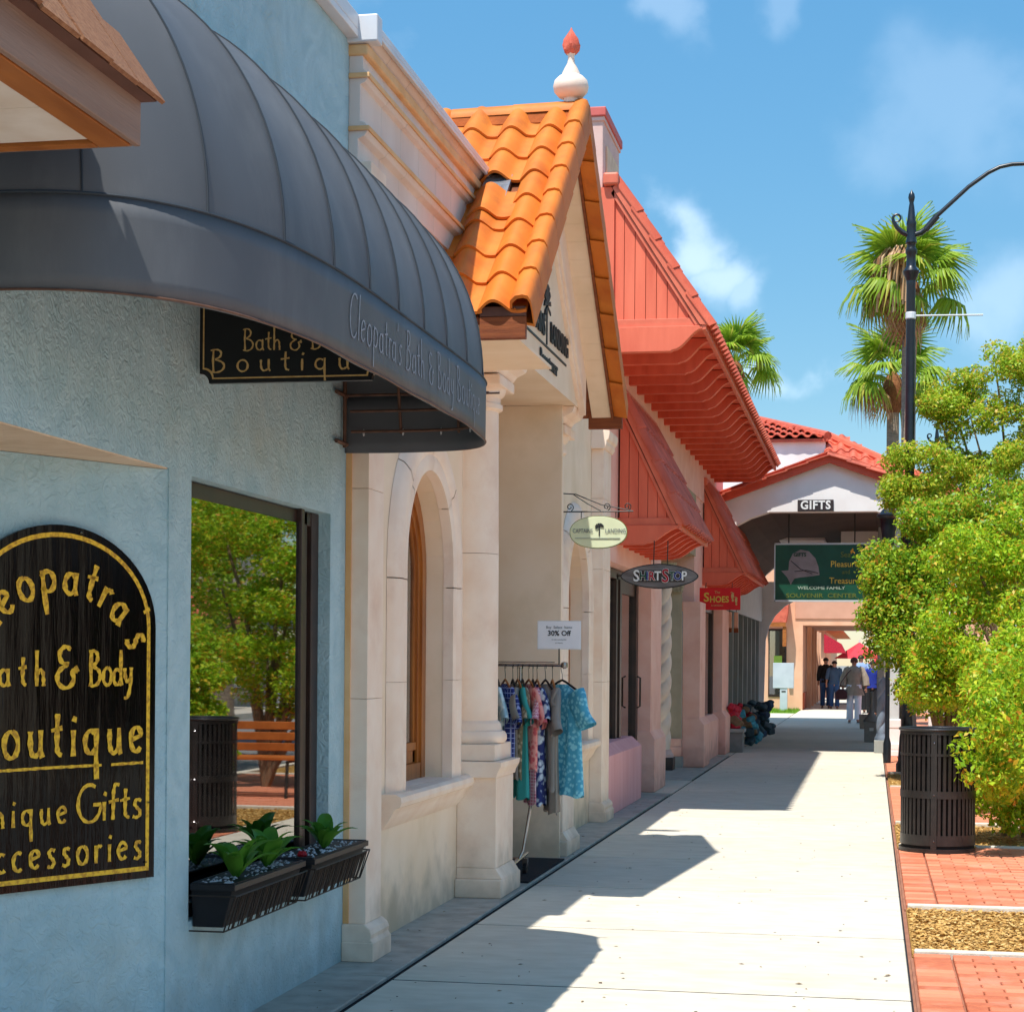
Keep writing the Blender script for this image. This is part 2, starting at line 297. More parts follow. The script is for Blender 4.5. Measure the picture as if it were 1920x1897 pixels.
# ------------------------------------------------------------------ objects
def wloc(o):
    v = Vector((0, 0, 0))
    while o is not None: v += o.location; o = o.parent
    return v
def tag(o, label=None, cat=None, group=None, kind=None):
    if label: o['label'] = label
    if cat: o['category'] = cat
    if group: o['group'] = group
    if kind: o['kind'] = kind
    return o
def thing(name, label, cat, loc=(0, 0, 0), group=None):
    o = bpy.data.objects.new(name, None); COL.objects.link(o); o.location = loc; o.empty_display_size = .2
    return tag(o, label, cat, group)
class MB:
    def __init__(s): s.v = []; s.f = []
    def add(s, vs, fs):
        b = len(s.v); s.v += [tuple(x) for x in vs]; s.f += [tuple(i+b for i in f) for f in fs]; return s
    def box(s, x0, x1, y0, y1, z0, z1):
        return s.add([(x0, y0, z0), (x1, y0, z0), (x1, y1, z0), (x0, y1, z0), (x0, y0, z1), (x1, y0, z1), (x1, y1, z1), (x0, y1, z1)],
                     [(0, 3, 2, 1), (4, 5, 6, 7), (0, 1, 5, 4), (1, 2, 6, 5), (2, 3, 7, 6), (3, 0, 4, 7)])
    def poly(s, vs): return s.add(vs, [tuple(range(len(vs)))])
    def prism(s, pts, ax, a0, a1):
        """pts 2-D polygon in the two other axes (cyclic order x,y,z minus ax), extruded along ax"""
        def mkp(p, a):
            if ax == 'x': return (a, p[0], p[1])
            if ax == 'y': return (p[0], a, p[1])
            return (p[0], p[1], a)
        n = len(pts); vs = [mkp(p, a0) for p in pts]+[mkp(p, a1) for p in pts]
        fs = [tuple(range(n)), tuple(range(2*n-1, n-1, -1))]+[(i, (i+1) % n, (i+1) % n+n, i+n) for i in range(n)]
        return s.add(vs, fs)
    def tube(s, pts, r, seg=8, cap=True):
        pts = [Vector(p) for p in pts]; n = len(pts); rr = r if hasattr(r, '__len__') else [r]*n
        up = None; rings = []
        for i, p in enumerate(pts):
            t = (pts[min(i+1, n-1)]-pts[max(i-1, 0)])
            if t.length < 1e-9: t = Vector((0, 0, 1))
            t.normalize()
            if up is None: up = Vector((0, 0, 1)) if abs(t.z) < .9 else Vector((1, 0, 0))
            a = t.cross(up)
            if a.length < 1e-6: a = t.cross(Vector((0, 1, 0)))
            a.normalize(); b = a.cross(t).normalized(); up = b
            rings.append([p+(a*math.cos(2*math.pi*k/seg)+b*math.sin(2*math.pi*k/seg))*rr[i] for k in range(seg)])
        vs = [v for q in rings for v in q]; fs = []
        for i in range(n-1):
            for k in range(seg):
                k2 = (k+1) % seg; fs.append((i*seg+k, i*seg+k2, (i+1)*seg+k2, (i+1)*seg+k))
        if cap: fs.append(tuple(range(seg))); fs.append(tuple((n-1)*seg+k for k in range(seg-1, -1, -1)))
        return s.add(vs, fs)
    def lathe(s, cx, cy, prof, seg=24, a0=0, a1=2*math.pi):
        full = abs(a1-a0-2*math.pi) < 1e-6; m = seg if full else seg+1
        vs = []; fs = []
        for r, z in prof:
            for k in range(m):
                a = a0+(a1-a0)*k/seg; vs.append((cx+r*math.cos(a), cy+r*math.sin(a), z))
        for i in range(len(prof)-1):
            for k in range(seg):
                k2 = (k+1) % m; fs.append((i*m+k, i*m+k2, (i+1)*m+k2, (i+1)*m+k))
        if full:
            fs.append(tuple(range(m))); fs.append(tuple((len(prof)-1)*m+k for k in range(m-1, -1, -1)))
        return s.add(vs, fs)
    def grid(s, rows):
        n = len(rows[0]); vs = [p for r_ in rows for p in r_]
        return s.add(vs, [(i*n+j, i*n+j+1, (i+1)*n+j+1, (i+1)*n+j) for i in range(len(rows)-1) for j in range(n-1)])
    def mesh(s, name, m, smooth=False, off=(0, 0, 0), recalc=True, flat_angle=None):
        me = bpy.data.meshes.new(name); ox, oy, oz = off
        me.from_pydata([(x-ox, y-oy, z-oz) for x, y, z in s.v], [], s.f)
        if recalc:
            bm = bmesh.new(); bm.from_mesh(me); bmesh.ops.remove_doubles(bm, verts=bm.verts, dist=1e-5) if smooth else None
            bmesh.ops.recalc_face_normals(bm, faces=bm.faces); bm.to_mesh(me); bm.free()
        me.materials.append(M[m] if isinstance(m, str) else m)
        if smooth:
            for p in me.polygons: p.use_smooth = True
            try: me.set_sharp_from_angle(angle=R(flat_angle or 40))
            except Exception: pass
        me.update(); return me
    def build(s, name, m, parent=None, smooth=False, bev=0, recalc=True, flat_angle=None, seg=2):
        off = wloc(parent) if parent is not None else (0, 0, 0)
        o = bpy.data.objects.new(name, s.mesh(name, m, smooth, off, recalc, flat_angle)); COL.objects.link(o); o.parent = parent
        if bev:
            b = o.modifiers.new('b', 'BEVEL'); b.width = bev; b.segments = seg; b.limit_method = 'ANGLE'; b.angle_limit = R(35)
        return o
def piece(name, me, parent, loc, rot=None, scale=None):
    o = bpy.data.objects.new(name, me); COL.objects.link(o); o.parent = parent
    o.location = Vector(loc)-(wloc(parent) if parent is not None else Vector())
    if rot is not None: o.rotation_euler = rot
    if scale is not None: o.scale = scale
    return o
def struct(name, mb, m, **k): return tag(mb.build(name, m, None, **k), kind='structure')
def copy_tree(src, loc, label=None, rotz=None, scale=None):
    r = src.copy(); COL.objects.link(r); r.location = loc
    if label: r['label'] = label
    if rotz is not None: r.rotation_euler = (0, 0, rotz)
    if scale is not None: r.scale = scale
    for ch in list(src.children):
        c = ch.copy(); COL.objects.link(c); c.parent = r
        for g in list(ch.children):
            d = g.copy(); COL.objects.link(d); d.parent = c
    return r
# text through the built-in font; (u,v) on a plane
def text(txt, m, org, ux, uy, size, parent, name='lettering', depth=.002, align='CENTER', xs=1., bold=0., spacing=1.):
    cu = bpy.data.curves.new('t', 'FONT'); cu.body = txt; cu.size = size; cu.align_x = align; cu.align_y = 'CENTER'; cu.extrude = depth; cu.offset = bold; cu.space_character = spacing; cu.resolution_u = 3
    ob = bpy.data.objects.new('t', cu); COL.objects.link(ob); bpy.context.view_layer.update()
    me = bpy.data.meshes.new_from_object(ob.evaluated_get(bpy.context.evaluated_depsgraph_get()))
    bpy.data.objects.remove(ob); ux = Vector(ux).normalized(); uy = Vector(uy).normalized(); n = ux.cross(uy)
    off = wloc(parent) if parent is not None else Vector()
    for v in me.vertices: v.co = Vector(org)-off+ux*v.co.x*xs+uy*v.co.y+n*(v.co.z+depth)
    me.materials.clear(); me.materials.append(M[m]); o = bpy.data.objects.new(name, me); COL.objects.link(o); o.parent = parent; return o
# calligraphic stroke letters
def A(cx, cy, rx, ry, a0, a1, n=14):
    return [(cx+rx*math.cos(R(a0+(a1-a0)*i/n)), cy+ry*math.sin(R(a0+(a1-a0)*i/n))) for i in range(n+1)]
G = {
 'C': (.62, [A(.36, .5, .32, .5, 55, 318)]), 'l': (.16, [[(.08, 1.05), (.07, .5), (.09, .0)]]),
 'e': (.44, [[(.07, .27), (.37, .36)]+A(.22, .28, .16, .24, 25, 320)]), 'o': (.46, [A(.23, .26, .18, .25, 80, 440)]),
 'p': (.46, [[(.09, .54), (.08, .1), (.1, -.42)], A(.21, .29, .18, .22, 150, -150)]),
 'a': (.44, [A(.2, .24, .16, .22, 50, 320)+[(.35, .1)], [(.34, .5), (.34, .15), (.39, .0)]]),
 't': (.32, [[(.17, .82), (.15, .3), (.17, .07), (.29, .03)], [(.0, .5), (.3, .55)]]),
 'r': (.3, [[(.08, .5), (.08, .0)], A(.2, .3, .12, .18, 160, 50)]), "'": (.14, [[(.08, 1.0), (.05, .8)]]),
 's': (.34, [[(.29, .46), (.17, .52), (.07, .42), (.13, .3), (.25, .2), (.26, .08), (.15, .0), (.03, .05)]]),
 'B': (.58, [[(.12, .98), (.1, .5), (.12, .02)], [(.02, .95), (.25, 1.0), (.4, .88), (.36, .65), (.14, .55), (.4, .48), (.52, .28), (.42, .06), (.2, -.02), (.02, .04)]]),
 'h': (.42, [[(.08, 1.02), (.08, .0)], [(.08, .3), (.18, .48), (.31, .42), (.33, .2), (.34, .0)]]),
 '&': (.7, [[(.62, .3), (.45, .36), (.55, .12), (.34, -.06), (.1, .06), (.1, .3), (.32, .44), (.4, .46), (.2, .48), (.13, .68), (.28, .84), (.44, .76)], [(.62, .3), (.56, .42)]]),
 'd': (.46, [A(.2, .24, .16, .22, 50, 330), [(.36, 1.02), (.36, .1), (.4, .0)]]),
 'y': (.42, [[(.07, .5), (.1, .2), (.2, .08), (.33, .2)], [(.36, .52), (.33, .0), (.22, -.36), (.05, -.36)]]),
 'u': (.44, [[(.08, .5), (.08, .14), (.18, .0), (.33, .1)], [(.35, .52), (.35, .12), (.4, .0)]]),
 'i': (.18, [[(.09, .5), (.09, .0)], [(.1, .66), (.14, .76)]]),
 'q': (.46, [A(.2, .26, .16, .22, 50, 330), [(.36, .52), (.35, .0), (.37, -.46)]]),
 'n': (.42, [[(.08, .5), (.08, .0)], [(.08, .3), (.18, .48), (.3, .42), (.33, .2), (.34, .0)]]),
 'U': (.6, [[(.1, 1.0), (.1, .3), (.22, .03), (.4, .06), (.5, .3)], [(.5, 1.0), (.5, .0)]]),
 'G': (.68, [A(.38, .48, .34, .5, 60, 345)+[(.7, .44), (.48, .44)]]),
 'f': (.3, [[(.32, .92), (.2, .98), (.14, .8), (.14, .4), (.13, .0)], [(.0, .48), (.3, .53)]]),
 'A': (.62, [[(.02, .0), (.3, 1.0), (.58, .0)], [(.12, .36), (.48, .4)]]), 'c': (.38, [A(.22, .25, .17, .25, 55, 310)]),
 ' ': (.28, []),
}
def strokes(txt, size, xs=1., gap=.04, path=None, x0=0., y0=0., center=False):
    """2-D polylines for a line of text; path maps (x, y) along a curve"""
    wd = sum(G[c][0]+gap for c in txt)*size*xs; x = x0-(wd/2 if center else 0); out = []
    for c in txt:
        w_, pl = G[c]
        for q in pl: out.append([(x+p[0]*size*xs, y0+p[1]*size) for p in q])
        if path:
            mid = x+w_*size*xs/2
            k = len(pl)
            out[len(out)-k:] = [[path(p[0]-mid, p[1], mid) for p in q] for q in out[len(out)-k:]] if k else []
        x += (w_+gap)*size*xs
    return out
def fitw(txt, size, xs, x0, x1, y0):
    tot = sum(G[c][0] for c in txt)*size*xs; gap = ((x1-x0)-tot)/(len(txt)-1)/(size*xs)
    return strokes(txt, size, xs, gap, None, x0, y0)
def ribbon(mb, polys, wdt, f3):
    for q in polys:
        if 3 < len(q) < 14:
            for _ in range(2):
                q = [q[0]]+[p for a, b in zip(q, q[1:]) for p in ((a[0]*.75+b[0]*.25, a[1]*.75+b[1]*.25), (a[0]*.25+b[0]*.75, a[1]*.25+b[1]*.75))]+[q[-1]]
        # resample
        P = [Vector(p) for p in q]; pts = []
        for a, b in zip(P, P[1:]):
            n = max(1, int((b-a).length/(wdt*1.6)))
            pts += [a.lerp(b, i/n) for i in range(n)]
        pts.append(P[-1]); L, Rr = [], []
        for i, p in enumerate(pts):
            t = pts[min(i+1, len(pts)-1)]-pts[max(i-1, 0)]
            if t.length < 1e-9: t = Vector((1, 0))
            t.normalize(); nn = Vector((-t.y, t.x)); w2 = wdt*.5*(1+.22*math.sin(i*1.7+p.x*40))*(.75+.35*abs(t.y))
            L.append(f3(*(p+nn*w2))); Rr.append(f3(*(p-nn*w2)))
        mb.grid([L, Rr])
# ------------------------------------------------------------------ ground
struct('ground', MB().add([(-400, -100, -.16), (400, -100, -.16), (400, 900, -.16), (-400, 900, -.16)], [(0, 1, 2, 3)]), 'asphalt')
sw = struct('sidewalk', MB().box(-2.28, .197, -6, 130, -.15, -.004), 'joint')
def slab_mesh(w_, l_, h_, m, bev=.006):
    bm = bmesh.new(); bmesh.ops.create_cube(bm, size=1)
    for v in bm.verts: v.co = Vector((v.co.x*w_, v.co.y*l_, v.co.z*h_-h_/2))
    bmesh.ops.bevel(bm, geom=[e for e in bm.edges], offset=bev, segments=1, affect='EDGES')
    me = bpy.data.meshes.new('slab'); bm.to_mesh(me); bm.free(); me.materials.append(M[m]); return me
sm = slab_mesh(2.468, 1.926, .06, 'concrete', .010); y = 10.72-1.95*8
while y < 128:
    if y < 70: piece('slab', sm, sw, (-1.04, y+.975, 0))
    y += 1.95
tag(MB().box(-2.274, .194, 70, 129, -.06, 0).build('slab', 'concrete', sw))
ap = struct('apron_strip', MB().box(-2.9, -2.31, 0, 19.1, -.15, -.02).box(-2.8, -2.31, 19.1, 21.6, -.15, -.02).box(-2.7, -2.31, 24.3, 31, -.15, -.02), 'joint')
am = slab_mesh(.6, 1.29, .05, 'apron'); y = 4.3
for y in [3.0+1.3*i for i in range(13)]: piece('slab', am, ap, (-2.615, y, 0))
for y in (19.9, 21.2, 25.0, 26.3, 27.6, 28.9, 30.2): piece('slab', am, ap, (-2.615, y, 0))
struct('entry_floor', MB().box(-4.6, -2.92, 12.0, 19.0, -.1, .0), 'apron')
struct('forecourt', MB().box(-4.6, -2.29, 21.9, 24.3, -.1, -.003).box(-4.6, -2.72, 24.3, 33, -.1, -.003).box(-3.4, -2.29, 31, 60, -.1, -.003), 'concrete')
mb = MB()
for i in range(240):
    x = random.uniform(-2.6, .18); yy = 7.5+22*random.random()**1.6; l_ = random.uniform(.006, .02); a = random.uniform(0, 6.28); c, s_ = math.cos(a), math.sin(a); w_ = l_*random.uniform(.3, .7)
    mb.add([(x+c*l_, yy+s_*l_, .003), (x-s_*w_, yy+c*w_, .005), (x-c*l_, yy-s_*l_, .002), (x+s_*w_, yy-c*w_, .006)], [(0, 1, 2, 3)])
tag(mb.build('leaf_litter', 'litter', recalc=False), 'scattered tiny dry leaves and specks on the pale sidewalk', 'litter', None, 'stuff')
# right side: planting strip base, kerbs, bricks, mulch
struct('far_sidewalk', MB().box(12.2, 15, -6, 100, -.16, -.0), 'concrete')
struct('planting_strip', MB().box(.2, 3.1, -6, 60, -.16, -.045), 'sand')
kb = struct('kerb', MB().box(3.1, 3.25, -6, 100, -.16, .0), 'kerb')
def edging(y):
    return tag(MB().box(.235, 3.08, y-.035, y+.035, -.045, .012).build('concrete_edging', 'kerb', bev=.008), None, None, kind='structure')
for y in (10.27, 12.2, 16.25, 18.55, 23.9, 26.9, 32.6): edging(y)
struct('strip_far', MB().box(.2, 3.1, 32.7, 60, -.045, -.004), 'brick')
bmh = slab_mesh(.094, .094, .045, 'brick', .004); bme = slab_mesh(.192, .090, .045, 'brick', .005); bme2 = slab_mesh(.094, .194, .045, 'brick', .004)
pav = struct('brick_paving', MB().box(.215, 3.08, 5.6, 10.22, -.044, -.03).box(.215, 3.08, 12.25, 16.2, -.044, -.03).box(.215, 3.08, 18.6, 23.85, -.044, -.03).box(.215, 3.08, 26.95, 32.55, -.044, -.03), 'sand')
cnt = 0; rest = MB()
def put_brick(x, y, v=False):
    global cnt
    dz = random.uniform(-.002, .002)
    near = (y < 16.3 and x < 1.05 and y > 8.0)
    if near and cnt < 235:
        piece('brick', bme2 if v else bme, pav, (x, y, dz), (0, 0, random.uniform(-.008, .008))); cnt += 1
    else:
        a, b = (.047, .097) if v else (.097, .047)
        rest.box(x-a, x+a, y-b, y+b, -.04, dz)
def patch(y0, y1):
    y = y0+.055
    while y < y1-.04:
        put_brick(.325, y); y += .1
    r_ = 0; y = y0+.055
    while y < y1-.04:
        x = .53+(0 if r_ % 2 else .1)
        if r_ % 2 == 0:
            if 7.6 < y < 16.3: piece('brick', bmh, pav, (.48, y, random.uniform(-.002, .002)))
            else: rest.box(.433, .527, y-.047, y+.047, -.04, 0)
        while x < 3.0: put_brick(x, y); x += .2
        y += .1; r_ += 1
for a, b in ((8.0, 10.22), (12.25, 16.2), (5.6, 8.0), (18.6, 23.85), (26.95, 32.55)): patch(a, b)
rest.build('brick', 'brick', pav)['kind'] = 'stuff'
def mulch_bed(y0, y1, n):
    struct('mulch_bed', MB().box(.225, 3.08, y0, y1, -.05, -.02), 'mulch')
    mb = MB()
    for i in range(n):
        x = .24+2.8*random.random()**1.3; yy = random.uniform(y0+.02, y1-.02); a = random.uniform(0, 6.28); l_ = random.uniform(.008, .024); w_ = l_*random.uniform(.25, .6); t = random.uniform(-.3, .3)
        c, s = math.cos(a), math.sin(a); z = -.018+random.random()*.012
        mb.add([(x+c*l_, yy+s*l_, z+t*l_), (x-s*w_, yy+c*w_, z), (x-c*l_, yy-s*l_, z-t*l_+.004), (x+s*w_, yy-c*w_, z+.006)], [(0, 1, 2, 3)])
    tag(mb.build('mulch', 'mulch_chip', recalc=False), 'loose tan wood mulch covering the planting bed', 'mulch', 'mulch in the planting beds', 'stuff')
mulch_bed(10.3, 12.165, 11000); mulch_bed(16.285, 18.5, 4200); mulch_bed(23.94, 26.86, 1500)
# ------------------------------------------------------------------ blue boutique
W = -2.66
blue = thing('boutique_building', 'light blue stucco boutique with recessed corner entry on the near left', 'building', (-2.66, 7, 0))
u = MB()  # wall: upper part over the recess, pier strip and part under and over the window
u.box(-2.9, W, 1.0, 6.8, 2.277, 4.72)
# splay-entry wall runs back from the corner at a shallow angle
sx, sy = -.448, -.894
u.box(-2.9, W, 6.8, 7.04, 0, 4.72).box(-2.9, W, 7.04, 8.98, 2.27, 4.72).box(-2.9, W, 7.04, 8.98, 0, .5).box(-2.9, W, 8.98, 9.248, 0, 4.72)
u.build('wall', 'blue_stucco', blue)
q = MB().prism([(-2.661, 6.81), (-2.661+1.8*sx, 6.8+1.8*sy), (-2.661+1.8*sx-.3, 6.8+1.8*sy+.1), (-2.95, 7.03)], 'z', 0, 2.27)
q.build('entry_wall', 'blue_stucco', blue)
MB().prism([(-2.664, 6.79), (-2.664, 1.0), (-4.4, 1.0), (-4.4, 6.79)], 'z', 2.272, 2.3).build('soffit', 'soffit_cream', blue)
MB().box(-4.5, -2.95, 1.0, 9.24, 4.2, 4.7).build('roof', 'white_wall', blue)
MB().box(-2.93, -2.6, 1.0, 9.3, 4.722, 4.76).box(-2.66, -2.6, 1.0, 9.3, 4.76, 4.84).build('coping', 'white_metal', blue, bev=.006)
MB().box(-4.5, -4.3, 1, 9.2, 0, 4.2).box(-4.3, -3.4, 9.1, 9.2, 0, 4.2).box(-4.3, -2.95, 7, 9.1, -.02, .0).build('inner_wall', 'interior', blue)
wn_ = MB().box(-2.80, -2.70, 8.63, 8.68, .5, 2.27).box(-2.80, -2.725, 8.70, 8.80, .5, 2.268).box(-2.80, -2.742, 8.66, 8.70, .5, 2.268).box(-2.80, -2.742, 8.80, 8.86, .5, 2.268).box(-2.80, -2.72, 8.86, 8.978, .5, 2.268).box(-2.80, -2.725, 7.045, 8.86, 2.2, 2.266).box(-2.80, -2.70, 7.045, 8.86, .5, .56)
wf = wn_.build('window', 'dark_frame', blue, bev=.004)
MB().prism([(-2.7245, 7.045), (-2.7145, 8.63), (-2.7195, 8.63), (-2.7295, 7.045)], 'z', .56, 2.2).build('pane', 'window_glass', wf)
MB().box(-2.82, -2.80, 8.2, 8.55, .56, 2.2).build('blind', 'curtain', wf)
MB().box(-2.74, -2.738, 8.42, 8.60, 1.26, 1.52).build('notice', 'paper', wf)
# sill of the window: dark metal
# oval-topped sign on the splayed wall
sg = thing('arched_sign', 'tall black arched sign with gold lettering on the blue entry wall', 'sign', (-2.9, 6.3, 1.3))
sn = Vector((.894, -.448, 0)); sdir = Vector((sx, sy, 0)); so_ = Vector((-2.66, 6.8, 0))
def SP(u_, v_, d=.0): # u from the wall corner leftwards (metres), v height
    p = so_+sdir*u_+sn*(.012+d); return (p.x, p.y, v_)
ur, ul, vb, vs_ = .085, .985, .715, 1.66   # right / left edges, bottom, spring line
uc = (ur+ul)/2; rw = (ul-ur)/2; rh = .365
def signshape(k, e=0.):
    pts = [(ur+k, vb+k), (ul-k, vb+k), (ul-k, vs_)]
    for i in range(1, 28): a = math.pi*i/28; pts.append((uc+(rw-k)*math.cos(a), vs_+(rh-k)*math.sin(a)))
    return pts+[(ur+k, vs_)]
mb = MB(); P0 = signshape(0); n = len(P0)
mb.add([SP(*p, .0) for p in P0]+[SP(*p, .014) for p in P0], [tuple(range(n)), tuple(range(2*n-1, n-1, -1))]+[(i, (i+1) % n, (i+1) % n+n, i+n) for i in range(n)])
mb.build('board', 'black_gloss', sg)
mb = MB(); A1 = signshape(.028); A2 = signshape(.045); n = len(A1)
mb.add([SP(*p, .016) for p in A1]+[SP(*p, .016) for p in A2], [(i, (i+1) % n, (i+1) % n+n, i+n) for i in range(n)]).build('border', 'gold_paint', sg, recalc=False)
uo = uc-.0
def sf(x, y): return SP(uc-x, y, .017)   # x to the right
mb = MB()
def arcp(rx, ry, cy):
    def f(dx, dy, mid):
        a = mid/rx; px, py = rx*math.sin(a), cy+ry*math.cos(a)-ry
        tx, ty = math.cos(a), -math.sin(a)*ry/rx; L = math.hypot(tx, ty); tx /= L; ty /= L
        return (px+dx*tx-dy*ty, py+dx*ty+dy*tx)
    return f
ribbon(mb, strokes("Cleopatra's", .165, .98, .12, arcp(.335, .30, 1.775), 0, 0, True), .0195, sf)
ribbon(mb, fitw('Bath', .125, .95, -.375, -.068, 1.443), .0145, sf)
ribbon(mb, strokes('&', .178, 1.0, .05, None, -.035, 1.44), .018, sf)
ribbon(mb, fitw('Body', .13, .85, .125, .335, 1.443), .0145, sf)
ribbon(mb, fitw('Boutique', .19, .88, -.385, .392, 1.187), .0195, sf)
ribbon(mb, [[(-.36, 1.146), (-.02, 1.150), (.19, 1.150)], [(.235, 1.150), (.39, 1.152)]], .014, sf)
ribbon(mb, fitw('Unique', .118, 1.0, -.385, .035, .945), .0125, sf)
ribbon(mb, fitw('Gifts', .138, 1.15, .075, .39, .945), .0145, sf)
ribbon(mb, fitw('Accessories', .13, .98, -.385, .388, .790), .0145, sf)
mb.build('lettering', 'gold_paint', sg, recalc=False)
for a, b in ((.1+.02, 1.0), (.13, .775), (.45, 2.0), (.94, .775)):
    mb = MB(); c = SP(a, b, .018); mb.lathe(c[0], c[1], [(0.001, c[2]+.004), (.007, c[2]), (.001, c[2]-.004)], 8); mb.build('screw', 'chrome', sg)
# window planter boxes
def planter(y0, y1, x1, label, first):
    t = thing('window_planter', label, 'planter', (-2.6, (y0+y1)/2, .55), 'planter boxes under the boutique window')
    xa = W+.005; zt, zb = .655, .475
    mb = MB(); wv = .012
    o1 = [(xa, y0, zt), (x1, y0, zt), (x1, y1, zt), (xa, y1, zt)]; o2 = [(xa+.0, y0+.03, zb), (x1-.055, y0+.03, zb), (x1-.055, y1-.03, zb), (xa, y1-.03, zb)]
    i1 = [(xa+wv, y0+wv, zt), (x1-wv, y0+wv, zt), (x1-wv, y1-wv, zt), (xa+wv, y1-wv, zt)]; i2 = [(p[0], p[1], zt-.04) for p in i1]
    vs = o1+o2+i1+i2; f = [(4, 5, 6, 7)]
    for k in range(4):
        k2 = (k+1) % 4; f += [(k, k2, k2+4, k+4), (k, k2, k2+8, k+8), (k+8, k2+8, k2+12, k+12)]
    mb.add(vs, f).build('tub', 'plastic_black', t, bev=.003)
    mb = MB().box(xa-.0, x1+.008, y0-.008, y1+.008, zt-.03, zt-.004); mb.build('rim', 'plastic_black', t, bev=.003)
    MB().poly([(p[0], p[1], zt-.018) for p in i1]).build('soil', 'potting', t)
    mb = MB(); n_ = int((y1-y0)/.022)
    for k in range(n_):
        ya = y0+.02+(y1-y0-.04)*k/n_
        sl = .035*math.sin(k*1.3)+.02
        mb.tube([(x1+.013, ya, zt-.05), (x1-.036, ya+sl, zb-.01)], .0028, 4)
    for zz, xx in ((zt-.05, x1+.013), (zb-.01, x1-.036)):
        mb.tube([(xa, y0-.012, zz), (xx, y0-.012, zz), (xx, y1+.012, zz), (xa, y1+.012, zz)], .0035, 5)
    mb.tube([(x1+.013, y0-.012, zt-.05), (x1-.036, y0-.012, zb-.01)], .0035, 5).tube([(x1+.013, y1+.012, zt-.05), (x1-.036, y1+.012, zb-.01)], .0035, 5)
    mb.build('wire_basket', 'wire_bronze', t)
    mb = MB()
    for k in range(110):
        px_, py_ = random.uniform(xa+.02, x1-.02), random.uniform(y0+.03, y1-.03); r_ = random.uniform(.006, .012)
        mb.lathe(px_, py_, [(.001, zt-.008+r_), (r_, zt-.008+r_*.3), (.001, zt-.02)], 5)
    mb.build('pebbles', 'pebble', t)['kind'] = 'stuff'
    return t
pl1 = planter(7.05, 7.98, -2.475, 'near black window planter with two hostas and white pebbles', True)
pl2 = planter(8.05, 8.94, -2.45, 'far black window planter with one hosta and a red flower', False)
def hosta(x, y, s_, lab, seed):
    r_ = random.Random(seed); t = thing('hosta_plant', lab, 'plant', (x, y, .64), 'hostas in the planter boxes')
    for k in range(13):
        a = k*2.4+r_.uniform(-.3, .3); L = s_*r_.uniform(.75, 1.1); el = r_.uniform(.85, 1.4); wd = L*.17
        rows = []
        for i in range(8):
            f = i/7; h_ = L*(1.15*f*math.sin(el)-.38*f*f*f); d_ = L*f*math.cos(el)+.25*L*f*f; ww = wd*math.sin(math.pi*min(1, f**.8+.02))**.8 if i else .006
            if i == 7: ww = .002
            c = (x+d_*math.cos(a), y+d_*math.sin(a), .64+h_)
            px_, py_ = -math.sin(a), math.cos(a)
            rows.append([(c[0]+px_*ww*q, c[1]+py_*ww*q, c[2]+abs(q)*ww*.35) for q in (-1, -.5, 0, .5, 1)])
        MB().grid(rows).build('leaf', 'leaf_hosta', t, smooth=True, recalc=False)
hosta(-2.56, 7.32, .23, 'hosta nearest the camera in the near planter', 1); hosta(-2.56, 7.72, .22, 'hosta at the far end of the near planter', 5); hosta(-2.55, 8.55, .22, 'hosta in the middle of the far planter', 9)
mb = MB()
for k in range(14):
    a = k*2.4; r_ = .006+.0018*k; mb.lathe(-2.535+math.cos(a)*r_*.5, 8.15+math.sin(a)*r_*.5, [(.002, .645+.03), (.012, .645+.024-.001*k), (.01, .645+.01), (.002, .645)], 6)
tag(mb.build('red_flower', 'flower_red', smooth=True), 'single red flower at the near end of the far planter', 'flower')
# awning -------------------------------------------------------------
aw = thing('dome_awning', 'charcoal canvas dome awning with faded shop name over the boutique window', 'awning', (W, 7.0, 2.6))
YN, YF, YC, PX = 5.0, 9.22, 7.1, .855; ZB, ZV, ZT = 2.60, 2.885, 3.83
def plan(t):  # t 0..1 along the edge from near wall end round to the far wall end
    a = math.pi*t; c, s = math.cos(a), math.sin(a); e = 3.4 if t < .5 else 6.5
    hw = (YC-YN) if t < .5 else (YF-YC)
    # superellipse
    k = (abs(c)**e+abs(s)**e)**(-1/e)
    return (W+.004+PX*s*k, YC-hw*c*k)
# arc-length table
TT = [i/600 for i in range(601)]; PP = [plan(t) for t in TT]; LL = [0]
for a, b in zip(PP, PP[1:]): LL.append(LL[-1]+math.dist(a, b))
def at_len(L):
    L = max(0, min(L, LL[-1])); i = min(range(len(LL)-1), key=lambda k: abs(LL[k]-L)); i = min(i, 599)
    if LL[i] > L and i > 0: i -= 1
    f = (L-LL[i])/max(1e-9, LL[i+1]-LL[i]); f = max(0, min(1, f))
    return (PP[i][0]+(PP[i+1][0]-PP[i][0])*f, PP[i][1]+(PP[i+1][1]-PP[i][1])*f)
TOT = LL[-1]
SP0, SP1 = 5.35, 8.85
def dome(p, f, sag=0.):
    yc = min(max(p[1], SP0), SP1); c, s = math.cos(f*math.pi/2), math.sin(f*math.pi/2)
    c2 = c; k = 1-sag
    return (W+.004+(p[0]-W-.004)*c2*k, yc+(p[1]-yc)*c2*k, ZV+(ZT-ZV)*s*(1-sag*.3))
NS = 13; seams = [TOT*i/NS for i in range(NS+1)]
SUB = 12; NV = 22; rows = []
for i in range(NS*SUB+1):
    L = TOT*i/(NS*SUB); fr = (i % SUB)/SUB; sag = .062*math.sin(math.pi*fr)**.85; p = at_len(L)
    rows.append([dome(p, j/NV, sag*math.sin(math.pi*min(1, (j+1)/NV*.9))) for j in range(NV+1)])
MB().grid(rows).build('canopy', 'awning_canvas', aw, smooth=True, recalc=False)
mb = MB()
